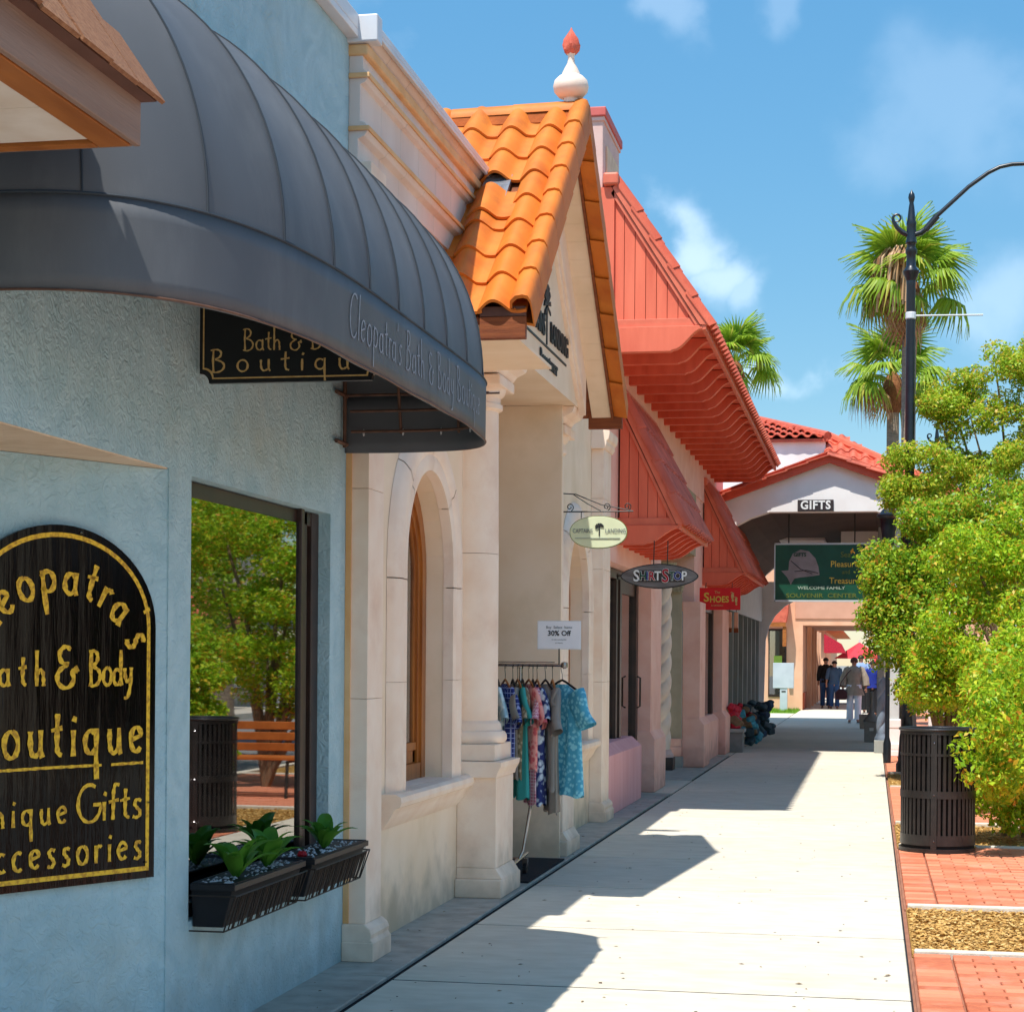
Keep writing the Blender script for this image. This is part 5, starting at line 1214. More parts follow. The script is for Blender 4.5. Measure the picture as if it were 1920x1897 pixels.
MB().box(-3.26, -2.78, YP-.036, YP-.031, .5, 2.55).build('pane', 'window_glass', f_)
MB().box(-3.12, -2.86, YP-.045, YP-.037, 1.45, 1.75).build('poster', 'lime', f_)
MB().prism([(-3.4, 2.82), (-2.72, 2.82), (-2.66, 3.12), (-2.64, 3.62), (-2.80, 3.40), (-3.0, 3.12)], 'y', YP-.7, YP-.001).build('pent_roof', 'red_tile', pb)
MB().box(-3.4, -2.72, YP-.7, YP-.6, 2.68, 2.82).box(-2.82, -2.70, YP-.66, YP-.5, 2.05, 2.68).build('bracket', 'orange_wood', pb)
mt = thing('meter_box', 'pale grey utility cabinet on a post by the peach wall', 'utility box', (-2.7, 59.6, 0))
MB().box(-3.07, -2.42, 59.5, 59.75, .72, 1.52).build('cabinet', 'box_grey', mt, bev=.01); MB().box(-2.85, -2.62, 59.52, 59.73, 0, .72).build('post', 'box_grey', mt, bev=.01)
MB().box(-2.80, -2.67, 59.51, 59.52, .60, .64).build('label_plate', 'dark_panel', mt)
gm = MB()
for i in range(900):
    x_ = random.uniform(-3.4, -2.25); y_ = random.uniform(57.0, 60.8); h_ = random.uniform(.05, .12); a = random.uniform(0, 3.14)
    gm.add([(x_-.012*math.cos(a), y_-.012*math.sin(a), 0), (x_+.012*math.cos(a), y_+.012*math.sin(a), 0), (x_+random.uniform(-.04, .04), y_+random.uniform(-.04, .04), h_)], [(0, 1, 2)])
tag(gm.build('grass', 'leaf_grass', recalc=False), 'small patch of short grass by the peach wall', 'grass', None, 'stuff')
struct('lawn_patch', MB().box(-3.5, -2.25, 57, 60.9, -.05, .004), 'grass')
# distant street: orange roof, red umbrella, white building
um = thing('market_umbrella', 'red market umbrella open beyond the passage', 'umbrella', (-.3, 84, 0))
MB().add([(-.55, 84, 2.45)]+[(-.55+1.15*math.cos(k*math.pi/4+.3), 84+1.15*math.sin(k*math.pi/4+.3), 1.72) for k in range(8)], [(0, k+1, (k+1) % 8+1) for k in range(8)]).build('canopy', 'umbrella_red', um, recalc=False)
MB().tube([(-.55, 84, 0), (-.55, 84, 2.55)], .03, 8).build('pole', 'cloth_white', um)
um2 = copy_tree(um, (1.15, 89, -.2), 'second red umbrella, partly hidden, right of the first'); um['group'] = um2['group'] = 'red umbrellas beyond the passage'
fb = thing('far_shops', 'orange roofed shops at the end of the walk', 'building', (-3, 100, 0))
MB().box(-6, -2.0, 82, 110, 0, 2.9).build('wall', 'peach_stucco', fb); MB().prism([(-6, 2.9), (-1.2, 2.9), (-2.6, 3.9), (-6, 3.9)], 'y', 81.5, 110).build('roof', 'umbrella_orange', fb)
MB().prism([(-2.0, 1.95), (-1.1, 1.95), (-1.3, 2.35), (-2.0, 2.75)], 'y', 80, 83).build('awning', 'goods_red', fb)
wb = thing('white_building', 'long white building with teal sign across the street behind the trees', 'building', (6, 80, 0))
MB().box(1.6, 16, 78, 95, 0, 8.6).build('wall', 'white_wall', wb)
for i in range(5): MB().box(2.6+2.6*i, 4.0+2.6*i, 77.95, 78.02, 4.2, 6.4).build('window', 'dark_frame', wb)
MB().box(2.0, 4.2, 77.6, 77.9, 7.7, 8.4).build('sign_panel', 'teal', wb, bev=.03)
# buildings across the road seen only in the shop windows
ob = thing('opposite_building', 'cream building with pink cornice across the road', 'building', (16, 30, 0))
MB().box(15, 24, 8, 60, 0, 5.5).build('wall', 'cream_stucco', ob)
for i in range(10):
    y_ = 10+5*i; f_ = MB().box(14.9, 14.995, y_, y_+3.2, .5, 2.7).build('window', 'dark_frame', ob); MB().box(14.88, 14.895, y_+.1, y_+3.1, .6, 2.6).build('pane', 'shop_glass', f_)
    MB().prism([(13.6, 2.7), (14.99, 3.5), (14.99, 3.4), (13.6, 2.45)], 'y', y_-.2, y_+3.4).build('canopy', 'red_board' if i % 3 else 'awning_canvas', ob)
    MB().box(14.9, 14.994, y_+3.8, y_+4.6, 0, 5.4).build('pilaster', 'pink_pale', ob); MB().box(14.8, 24, 7.8, 60.2, 5.5, 6.1).build('cornice', 'pink_pale', ob)
# ------------------------------------------------------------------ entry mat, clothes rack
tag(MB().box(-3.2, -2.33, 12.75, 14.3, .001, .014).build('door_mat', 'mat_black', bev=.004), 'long black mat lying in the cream entry beside the clothes rack', 'mat')
RY = 13.0
rk_ = thing('clothes_rack', 'chrome clothes rack standing in the cream entry', 'clothes rack', (-2.5, RY, 0))
MB().tube([(-3.0, RY, 1.515), (-2.12, RY, 1.515)], .011, 8).tube([(-2.99, RY, 1.535), (-2.2, RY, 1.535)], .004, 6).build('rail', 'chrome', rk_, smooth=True)
MB().tube([(-2.36, RY+.06, .62), (-2.42, RY+.02, .2), (-2.445, RY, .14)], .011, 8).tube([(-2.445, RY, .9), (-2.445, RY, 1.5)], .011, 8).tube([(-2.95, RY, .14), (-2.95, RY, 1.5)], .011, 8).build('post', 'chrome', rk_, smooth=True)
MB().tube([(-2.445, RY-.28, .125), (-2.445, RY+.28, .155)], .016, 8).tube([(-2.95, RY-.28, .13), (-2.95, RY+.28, .13)], .014, 8).tube([(-2.95, RY, .14), (-2.445, RY, .14)], .012, 8).build('base', 'chrome', rk_, smooth=True)
MB().lathe(-2.13, RY, [(.002, 1.49), (.022, 1.497), (.024, 1.515), (.022, 1.533), (.002, 1.54)], 10).build('end_cap', 'chrome', rk_, smooth=True)
for yy in (RY-.26, RY+.24):
    for xx in (-2.445, -2.95):
        mb = MB(); mb.tube([(xx-.012, yy, .045), (xx+.012, yy, .045)], .042, 14); mb.build('caster', 'plastic_black', rk_)
        MB().box(xx-.018, xx+.018, yy-.012, yy+.03, .045, .12).build('caster_fork', 'chrome', rk_)
cs = thing('sale_card', 'white sale card on a thin stem above the clothes rack', 'sign', (-2.17, RY, 1.6))
MB().box(-2.318, -2.018, RY-.012, RY-.008, 1.632, 1.822).build('card', 'paper', cs, bev=.001)
MB().box(-2.324, -2.012, RY-.009, RY-.002, 1.626, 1.828).build('frame', 'white_metal', cs)
text('Buy  Select  Items', 'print_grey', (-2.168, RY-.014, 1.781), X3, Z3, .026, cs, depth=.0006); text('30% Off', 'print_dark', (-2.168, RY-.014, 1.738), X3, Z3, .05, cs, depth=.0006, bold=.001)
text('on sale merchandise', 'print_grey', (-2.168, RY-.014, 1.695), X3, Z3, .013, cs, depth=.0005); text('no returns', 'print_grey', (-2.168, RY-.014, 1.672), X3, Z3, .013, cs, depth=.0005)
MB().tube([(-2.168, RY-.006, 1.52), (-2.168, RY-.006, 1.64)], .005, 6).build('stem', 'iron', cs)
# garments: local frame, hanging from origin (top of hook), width along y, thickness along x
def garment(seed, length, width, sleeve, fat=.045, open_=False):
    r_ = random.Random(seed); mb = MB(); ns = 40; nv = 22; rows = []; ph = [r_.uniform(0, 6) for _ in range(5)]
    for j in range(nv+1):
        f = j/nv; z_ = -.13-length*f
        if f < .12: hw = .055+(width-.055)*(f/.12)**.8; z_ += .0
        else: hw = width*(1+.10*(f-.12)+.03*math.sin(5*f+ph[0]))
        th = fat*(.35+.65*min(1, f/.15))*(1+.25*math.sin(3*f+ph[1]))
        row = []
        for k in range(ns+1):
            a = 2*math.pi*k/ns; fold = 1+min(1, f*2)*(.22*math.sin(7*a+ph[2]+f*2)+.14*math.sin(11*a+ph[3]-f*3))
            row.append((th*math.sin(a)*fold+.012*math.sin(9*math.cos(a)+ph[4])*f, hw*math.cos(a), z_+.012*math.sin(5*a+ph[2])*f))
        rows.append(row)
    mb.grid(rows)
    body = mb
    sl = []
    for s_ in (-1, 1):
        rows = []
        for j in range(11):
            f = j/10; c = Vector((.02*math.sin(f*3+ph[1]), s_*(width*.80+sleeve*.52*f**.9), -.18-sleeve*.88*f)); r1 = .088*(1-.05*f)+.012*math.sin(f*7); row = []
            for k in range(19):
                a = 2*math.pi*k/18; row.append((c.x+fat*.62*math.sin(a)*(1+.2*math.sin(3*a+ph[0])), c.y+r1*math.cos(a)*.95, c.z+r1*math.cos(a)*.35*s_))
            rows.append(row)
        body.grid(rows)
    return body
def hang(x, rotz, mname, label, seed, length=.72, width=.20, sleeve=.24, dz=0., fat=.045):
    t = thing('hanging_shirt', label, 'shirt', (x, RY, 1.51+dz), 'clothes on the rack'); 
    g_ = garment(seed, length, width, sleeve, fat); me = g_.mesh('garment', mname, True, flat_angle=80)
    o = bpy.data.objects.new('garment', me); COL.objects.link(o); o.parent = t; o.rotation_euler = (0, 0, rotz)
    mb = MB(); pts = [(0, .018*math.sin(a), -.01+.022*math.cos(a)) for a in [R(-120+30*i) for i in range(9)]]+[(0, 0, -.06), (0, 0, -.10)]
    mb.tube(pts, .0022, 5); h_ = bpy.data.objects.new('hook', mb.mesh('hook', 'iron')); COL.objects.link(h_); h_.parent = t; h_.rotation_euler = (0, 0, rotz)
    mb = MB().tube([(0, -.17, -.165), (0, -.05, -.115), (0, 0, -.10), (0, .05, -.115), (0, .17, -.165)], .008, 6); k_ = bpy.data.objects.new('hanger', mb.mesh('hanger', 'plastic_black' if seed % 2 else 'honey_wood')); COL.objects.link(k_); k_.parent = t; k_.rotation_euler = (0, 0, rotz)
hang(-2.61, .30, 'pale_blue', 'pale blue shirt half hidden behind the stone column', 1, .70)
hang(-2.555, .42, 'plaid_navy', 'navy plaid shirt next to the stone column', 2, .56, .22, .27, fat=.05)
hang(-2.50, .30, 'plain_taupe', 'taupe shirt behind the navy plaid one', 3, .66)
hang(-2.465, .36, 'pattern_tan', 'tan patterned shirt between the plaid and the teal ones', 4, .66)
hang(-2.43, .30, 'plain_teal', 'plain teal long shirt near the rack middle', 5, .80)
hang(-2.385, .44, 'floral_coral', 'coral pink floral shirt near the rack middle', 6, .60, .22, .27)
hang(-2.355, .26, 'stripe_rose', 'rose striped long shirt behind the coral one', 7, .84)
hang(-2.325, .34, 'floral_navy', 'navy and pale flowered long shirt', 8, .84, .21)
hang(-2.265, .46, 'plain_grey', 'plain grey shirt, third from the street end', 9, .74, .22, .32, fat=.055)
hang(-2.215, .28, 'plain_taupe', 'long taupe garment next to the turquoise shirt', 10, .90, sleeve=.14, width=.20)
hang(-2.145, .78, 'floral_turq', 'turquoise floral shirt at the street end of the rack', 11, .78, .215, .27, fat=.065)
# ------------------------------------------------------------------ street lamps
lp = thing('street_lamp', 'tall dark street lamp post with long curved arm beside the trash can', 'street lamp', (.385, 20.6, 0), 'dark street lamps')
def lampbuild(t, x, y, K=1.31):
    zz = lambda z: z if z < 1.1 else z*K-.48
    MB().lathe(x, y, [(.12, -.02), (.12, .12), (.10, .16), (.085, .5), (.07, .62), (.06, .68), (.056, .8), (.054, 1.2), (.051, 4.0), (.048, 5.75), (.05, 5.76), (.05, 5.80)], 20).build('post', 'lamp_paint', t, smooth=True)
    MB().lathe(x, y, [(.044, 5.78), (.05, 5.80), (.085, 5.89), (.09, 5.91), (.06, 5.95), (.05, 5.97), (.05, 6.10), (.062, 6.12), (.062, 6.16), (.045, 6.18), (.045, 6.22), (.06, 6.24), (.05, 6.3), (.05, 6.44), (.055, 6.46), (.045, 6.50), (.03, 6.65), (.022, 6.70), (.03, 6.73), (.036, 6.76), (.03, 6.80), (.01, 6.83), (.002, 6.85)], 20).build('finial', 'lamp_paint', t, smooth=True)
    mb = MB().tube([(x+.03, y, 6.33), (x+.10, y, 6.35), (x+.16, y, 6.40), (x+.27, y, 6.54), (x+.6, y, 6.86), (x+.80, y, 7.01), (x+.92, y, 7.07), (x+1.05, y, 7.095), (x+2.4, y, 7.10)], [.03, .034, .032, .024, .023, .023, .023, .023, .022], 10)
    mb.build('arm', 'lamp_paint', t, smooth=True)
    MB().tube([(x+.15, y, 6.385), (x+.27, y, 6.535)], .036, 10).build('arm_collar', 'lamp_paint', t)
    mb = MB(); pts = [(x-.03, y, 6.33), (x-.09, y, 6.36), (x-.15, y, 6.42), (x-.19, y, 6.49)]+[(x-.155+.042*math.cos(a), y, 6.53+.042*math.sin(a)) for a in [R(200-35*i) for i in range(10)]]
    mb.tube(pts, [.03, .03, .026, .02]+[.017-.0009*i for i in range(10)], 8).build('scroll', 'lamp_paint', t, smooth=True)
    MB().tube([(x+2.4, y, 7.1), (x+2.45, y, 7.1), (x+2.5, y, 7.0)], .03, 8).lathe(x+2.55, y, [(.03, 7.08), (.09, 7.02), (.16, 6.92), (.17, 6.88), (.10, 6.80), (.002, 6.77)], 16).build('lantern', 'lamp_paint', t, smooth=True)
    MB().tube([(x+.04, y, 5.40), (x+.76, y, 5.39)], .010, 8).build('banner_rod', 'white_metal', t); MB().lathe(x, y, [(.052, 5.36), (.056, 5.37), (.056, 5.43), (.052, 5.44)], 14).build('rod_clamp', 'white_metal', t)
_n0 = set(bpy.data.objects)
lampbuild(lp, .385, 20.6)
for o_ in set(bpy.data.objects)-_n0:   # thicken and lengthen to the full street-lamp size
    for v in o_.data.vertices:
        x_, y_, z_ = v.co; v.co = (x_*1.31, y_*1.31, z_ if z_ < .8 else .8+(z_-.8)*1.23)
lp.location = (.50, 27.0, 0)
l2 = copy_tree(lp, (1.72, 53, .0), 'second dark lamp post farther off, seen through the tree branches')
pl_ = thing('pedestrian_lantern', 'small black lantern with pagoda cap above the tree edge', 'lantern', (.24, 29.5, 0))
MB().lathe(.24, 29.5, [(.06, 0), (.06, .3), (.035, .4), (.035, 3.3), (.06, 3.35)], 14).build('post', 'lamp_paint', pl_, smooth=True)
MB().lathe(.24, 29.5, [(.08, 3.35), (.14, 3.78), (.185, 3.81), (.185, 3.84), (.14, 3.87), (.10, 3.92), (.07, 3.95), (.07, 3.98), (.10, 4.0), (.04, 4.06), (.018, 4.09), (.022, 4.12), (.004, 4.18)], 18).build('cap', 'lamp_paint', pl_, smooth=True)
# ------------------------------------------------------------------ trash can
tcn = thing('trash_can', 'round dark brown slatted steel trash can on red bricks by the walk', 'trash can', (.55, 16.5, 0))
cx_, cy_, rr, hh = .545, 15.55+.32, .305, 1.01
MB().lathe(cx_, cy_, [(rr-.045, .05), (rr-.045, .96)], 32).build('liner', 'can_dark', tcn, smooth=True)
bnd = lambda z0, z1, ro, th=.008, n=48: MB().lathe(cx_, cy_, [(ro-th, z0), (ro, z0), (ro, z1), (ro-th, z1), (ro-th, z0)], n)
bnd(.06, .145, rr).build('lower_band', 'can_paint', tcn, smooth=True, flat_angle=30)
bnd(.0, .035, rr+.012, .02).build('foot_ring', 'can_paint', tcn, smooth=True, flat_angle=30)
MB().lathe(cx_, cy_, [(rr-.01, .035), (rr-.01, .06)], 40).build('foot_gap', 'can_dark', tcn, smooth=True)
bnd(.445, .505, rr+.002).build('middle_band', 'can_paint', tcn, smooth=True, flat_angle=30)
bnd(.79, .81, rr+.002, .006).build('upper_band', 'can_paint', tcn, smooth=True, flat_angle=30)
bnd(.965, 1.0, rr+.006, .02).build('top_band', 'can_paint', tcn, smooth=True, flat_angle=30)
mb = MB(); mb.tube([(cx_+(rr+.004)*math.cos(2*math.pi*i/48), cy_+(rr+.004)*math.sin(2*math.pi*i/48), 1.005) for i in range(49)], .014, 8); mb.build('rim', 'can_paint', tcn, smooth=True)
bm = bmesh.new(); bmesh.ops.create_cube(bm, size=1)
for v in bm.verts: v.co = Vector((v.co.x*.026, v.co.y*.006, v.co.z*.84+.555))
bmesh.ops.bevel(bm, geom=[e for e in bm.edges if abs(e.verts[0].co.z-e.verts[1].co.z) > .1], offset=.002, segments=1, affect='EDGES')
smh = bpy.data.meshes.new('slat'); bm.to_mesh(smh); bm.free(); smh.materials.append(M['can_paint'])
for k in range(44):
    a = 2*math.pi*k/44; piece('slat', smh, tcn, (cx_+(rr-.006)*math.cos(a), cy_+(rr-.006)*math.sin(a), 0), (0, 0, a+math.pi/2))
a = R(262); MB().box(-.022, .022, -.005, .006, .06, .97).build('seam_strip', 'can_paint', None) if False else None
p = (cx_+(rr+.003)*math.cos(a), cy_+(rr+.003)*math.sin(a), 0)
stm = MB().box(-.024, .024, -.004, .004, .035, .98).mesh('seam', 'can_paint'); piece('seam_strip', stm, tcn, p, (0, 0, a+math.pi/2))
mb = MB()
for z_ in (.10, .475, .9): mb.lathe(p[0]+.002, p[1]-.006, [(.001, z_-.008), (.007, z_), (.001, z_+.008)], 8)
mb.build('bolts', 'chrome', tcn)['kind'] = 'stuff'
# bench behind the bushes (it shows in the boutique window)
bn = thing('wooden_bench', 'orange slatted wooden bench behind the near bush', 'bench', (1.5, 19.9, 0))
for k in range(4): MB().box(.95, 2.15, 19.7+.115*k, 19.79+.115*k, .42, .455).build('seat_slat', 'bench_wood', bn, bev=.006)
for k in range(3): MB().box(.95, 2.15, 20.16+.02*k, 20.19+.02*k, .50+.12*k, .59+.12*k).build('back_slat', 'bench_wood', bn, bev=.006)
for x_ in (1.05, 2.05): MB().tube([(x_, 19.7, 0), (x_, 19.75, .40), (x_, 20.15, .40), (x_, 20.25, .84)], .02, 8).tube([(x_, 20.2, 0), (x_, 20.13, .4)], .02, 8).build('leg_frame', 'iron', bn)
# ------------------------------------------------------------------ foliage
def leaves(centres, radii, n, size, m, name, parent, seed, shell=.5, asp=.5, up=.4, droop=0., kindstuff=True):
    rg = np.random.default_rng(seed); c = np.array(centres); r = np.array(radii); r = r if r.ndim == 2 else np.repeat(r[:, None], 3, 1)
    wgt = (r.prod(1))**(2/3); idx = rg.choice(len(c), n, p=wgt/wgt.sum())
    d = rg.normal(size=(n, 3)); d /= np.linalg.norm(d, axis=1)[:, None]; rad = shell+(1-shell)*rg.random(n)**.7; rad *= 1+.10*rg.normal(size=n)
    P_ = c[idx]+d*r[idx]*rad[:, None]
    nrm = d*.6+rg.normal(size=(n, 3))*.75+np.array([0, 0, up]); nrm /= np.linalg.norm(nrm, axis=1)[:, None]
    t = rg.normal(size=(n, 3)); t[:, 2] -= droop; t -= (t*nrm).sum(1)[:, None]*nrm; t /= np.linalg.norm(t, axis=1)[:, None]; b = np.cross(nrm, t)
    s_ = size*rg.uniform(.6, 1.25, n)[:, None]; w_ = s_*asp
    v0 = P_-t*s_*.5; v2 = P_+t*s_*.5-nrm*s_*.12; v1 = P_+b*w_*.5+nrm*w_*.12; v3 = P_-b*w_*.5+nrm*w_*.12
    off = np.array(wloc(parent)) if parent is not None else 0
    V = np.stack([v0, v1, v2, v3], 1).reshape(-1, 3)-off
    me = bpy.data.meshes.new(name); me.vertices.add(4*n); me.vertices.foreach_set('co', V.ravel().astype(np.float32)); me.loops.add(4*n); me.loops.foreach_set('vertex_index', np.arange(4*n, dtype=np.int32))
    me.polygons.add(n); me.polygons.foreach_set('loop_start', np.arange(0, 4*n, 4, dtype=np.int32)); me.polygons.foreach_set('loop_total', np.full(n, 4, dtype=np.int32)); me.update(); me.validate()
    me.materials.append(M[m]); o = bpy.data.objects.new(name, me); COL.objects.link(o); o.parent = parent
    return o
def clump(cs, rs, n, seed, spread=.85, rmin=.16, rmax=.34, flat=.75):
    rg = random.Random(seed); C, Rr = [], []
    for c, r in zip(cs, rs):
        for _ in range(n):
            while True:
                d = Vector((rg.uniform(-1, 1), rg.uniform(-1, 1), rg.uniform(-1, 1)))
                if .45 < d.length < 1: break
            C.append((c[0]+d.x*r[0]*spread, c[1]+d.y*r[1]*spread, c[2]+d.z*r[2]*spread)); q = rg.uniform(rmin, rmax); Rr.append((q, q, q*flat))
    return C, Rr
def limbs(root, tips, m, parent, r0=.05, name='trunk', wob=.05, seed=0):
    rg = random.Random(seed); mb = MB()
    for tp in tips:
        a, b = Vector(root), Vector(tp); pts = [a]; n = 7
        mid = Vector((a.x+(b.x-a.x)*.25, a.y+(b.y-a.y)*.25, a.z+(b.z-a.z)*.55))
        for i in range(1, n+1):
            f = i/n; p = a.lerp(mid, f).lerp(mid.lerp(b, f), f)+Vector((rg.uniform(-wob, wob), rg.uniform(-wob, wob), 0))*(f*(1-f)*2); pts.append(p)
        mb.tube(pts, [r0*(1-.8*i/n) for i in range(n+1)], 7)
    mb.build(name, m, parent, smooth=True)
# near bush, right of the can
nb = thing('round_bush', 'bright yellow-green leafy bush nearest the camera beside the trash can', 'bush', (1.45, 17.6, 0))
C, Rr = clump([(1.30, 17.2, 1.15), (1.08, 17.0, .82), (1.85, 17.6, 1.3), (1.35, 17.3, 1.62), (1.15, 17.0, 1.3), (1.25, 16.9, .42), (1.7, 17.1, .5)], [(.55, .6, .62), (.36, .42, .40), (.5, .6, .7), (.36, .45, .32), (.38, .4, .35), (.42, .4, .34), (.5, .4, .4)], 24, 3, rmin=.13, rmax=.25)
C2, R2 = clump([(.94, 15.36, 1.0), (1.12, 15.8, 1.25), (1.12, 15.8, .72)], [(.24, .28, .52), (.36, .5, .55), (.32, .5, .34)], 16, 8, rmin=.10, rmax=.19); C += C2; Rr += R2
leaves(C, Rr, 36000, .060, 'leaf_bush', 'crown', nb, 11, shell=.55, up=.5)
limbs((1.35, 17.3, 0), [(1.1, 17.0, .9), (1.4, 17.3, 1.2), (1.8, 17.6, 1.3)], 'bark', nb, .03); limbs((1.18, 17.35, 0), [(.95, 17.1, .8), (1.25, 17.4, 1.1)], 'bark', nb, .025, seed=2)
def mktree(name, label, base, blobs, m, nleaf, size, seed, ncl=16, rmin=.2, rmax=.42, group=None, cat='tree', trunk_r=.06, shell=.5, crown_n=None):
    t = thing(name, label, cat, base, group)
    C, Rr = clump([b[0] for b in blobs], [b[1] for b in blobs], ncl, seed, rmin=rmin, rmax=rmax)
    leaves(C, Rr, nleaf, size, m, 'crown', t, seed+100, shell=shell, up=.45)
    limbs(base, [b[0] for b in blobs], 'bark', t, trunk_r, seed=seed)
    return t
mktree('leafy_tree', 'dense green tree leaning over the walk just beyond the trash can', (1.0, 25.5, 0), [((.38, 25.6, 2.78), (.60, .8, .58)), ((.16, 25.5, 2.80), (.34, .5, .38)), ((.26, 25.4, 2.2), (.26, .4, .3)), ((.30, 25.4, 2.0), (.48, .7, .55)), ((1.0, 25.5, 2.2), (.7, .9, .9)), ((1.1, 25.8, 3.2), (.8, .9, .6)), ((.75, 25.3, 1.35), (.5, .7, .45)), ((1.7, 25.5, 2.6), (.7, .9, 1.0)), ((.55, 25.4, 2.5), (.6, .7, .6)), ((.95, 25.6, 3.5), (.5, .7, .35)), ((1.5, 25.6, 3.7), (.7, .8, .4))], 'leaf_tree', 46000, .068, 21, ncl=16, rmin=.16, rmax=.34)
mktree('leafy_tree', 'yellow-green tree whose low crown fills the space behind the near bush', (1.9, 21.5, 0), [((1.6, 21.5, 2.3), (.6, .8, .6)), ((1.0, 21.2, 1.9), (.5, .7, .55)), ((1.9, 21.5, 1.6), (.6, .8, .8)), ((1.1, 21.6, 2.75), (.55, .7, .45)), ((2.6, 21.8, 2.4), (.8, .9, .9)), ((.66, 21.2, 1.45), (.34, .5, .36)), ((1.3, 21.3, 1.2), (.6, .6, .5)), ((1.7, 21.6, 2.95), (.6, .7, .45)), ((2.6, 21.8, 3.2), (.8, .8, .5))], 'leaf_bush', 40000, .062, 33, ncl=16, rmin=.15, rmax=.3)
mktree('spreading_tree', 'open spreading tree with yellow leaves rising at the right edge', (2.2, 27.5, 0), [((.68, 27.0, 4.25), (.48, .7, .42)), ((1.1, 27.2, 4.45), (.6, .8, .40)), ((1.75, 27.3, 4.35), (.6, .9, .42)), ((1.05, 27.5, 5.45), (.5, .6, .32)), ((1.7, 27.4, 5.75), (.62, .6, .34)), ((2.3, 27.4, 5.9), (.6, .6, .5)), ((1.35, 27.3, 5.05), (.5, .6, .25)), ((2.2, 27.4, 5.3), (.6, .6, .35)), ((.42, 26.9, 3.95), (.28, .5, .22)), ((1.9, 27.6, 3.7), (.9, .9, .6)), ((.85, 27.3, 5.2), (.26, .4, .16)), ((2.5, 27.6, 4.9), (.5, .7, .4)), ((1.3, 27.2, 4.1), (.8, .8, .4)), ((.85, 27.0, 3.95), (.5, .6, .35)), ((2.2, 27.4, 4.5), (.6, .8, .5))], 'leaf_top', 46000, .062, 45, ncl=11, rmin=.13, rmax=.27, trunk_r=.05)
mktree('leafy_tree', 'taller tree farther down the strip behind the spreading one', (1.6, 36, 0), [((1.2, 36, 3.0), (.9, 1, .9)), ((1.9, 36, 2.2), (1, 1, 1.1)), ((2.3, 36, 3.6), (1, 1, .9))], 'leaf_tree', 18000, .085, 57, ncl=14, rmin=.22, rmax=.45)
mktree('leafy_tree', 'street tree across the road side, mostly outside the picture on the right', (4.3, 19, 0), [((4.2, 19, 3.4), (1.3, 1.6, 1.2)), ((4.6, 21.5, 2.9), (1.3, 1.6, 1.2)), ((3.8, 16.5, 2.8), (1.0, 1.4, 1.1))], 'leaf_tree', 15000, .09, 61, ncl=16, rmin=.3, rmax=.5)
mktree('leafy_tree', 'broad tree near the road seen only mirrored in the boutique window', (5.6, 27, 0), [((5.2, 27, 3.6), (1.5, 1.8, 1.3)), ((5.0, 30, 2.6), (1.6, 1.8, 1.6)), ((6.2, 25, 2.4), (1.4, 1.8, 1.5)), ((5.2, 24, 4.2), (1.0, 1.2, .8)), ((4.6, 23, 2.2), (1.2, 1.5, 1.2)), ((4.4, 26, 3.4), (1.1, 1.5, 1.2))], 'leaf_tree', 30000, .10, 67, ncl=16, rmin=.35, rmax=.6)
# orange-flowered twigs: seen as yellow leaf colour only
# ------------------------------------------------------------------ palms
def frond_mesh(name, m, seed, L=1.0, droop=.5, nseg=26, spread=235, w0=.025):
    rg = random.Random(seed); mb = MB()
    pet = .95*L
    mb.tube([(0, 0, 0), (pet*.5, 0, .10*L), (pet, 0, .08*L)], [.022, .016, .012], 5)
    for i in range(nseg):
        a = R(-spread/2+spread*i/(nseg-1)); ll = L*(.72+.28*math.cos(a*.62))*rg.uniform(.9, 1.05); n = 6; rows = []
        for j in range(n+1):
            f = j/n; d = ll*f; z_ = .08*L+.10*L*math.cos(a)*f-droop*L*(f**2.2)*rg.uniform(.85, 1.1)*(1 if f > .5 else .6)
            fold = math.cos(a)*.0; wd = (w0*L*(1.0+2.2*f) if f < .45 else w0*L*(1.99*(1-f)/.55+.06)); wd *= .95
            px_ = pet+d*math.cos(a)*(1-.18*f*f*droop); py_ = d*math.sin(a)*(1-.18*f*f*droop)
            tx, ty = -math.sin(a), math.cos(a)
            rows.append([(px_+tx*wd, py_+ty*wd, z_-.012*L), (px_, py_, z_+.012*L), (px_-tx*wd, py_-ty*wd, z_-.012*L)])
        mb.grid(rows)
    return mb.mesh(name, m, False, recalc=False)
FG = [frond_mesh('frond_mesh', 'leaf_palm', 3, .95, .40), frond_mesh('frond_mesh', 'leaf_palm', 4, .92, .62), frond_mesh('frond_mesh', 'leaf_palm', 5, .92, .85)]
FD = frond_mesh('dead_mesh', 'leaf_dead', 8, .95, 1.5, nseg=20, w0=.02)
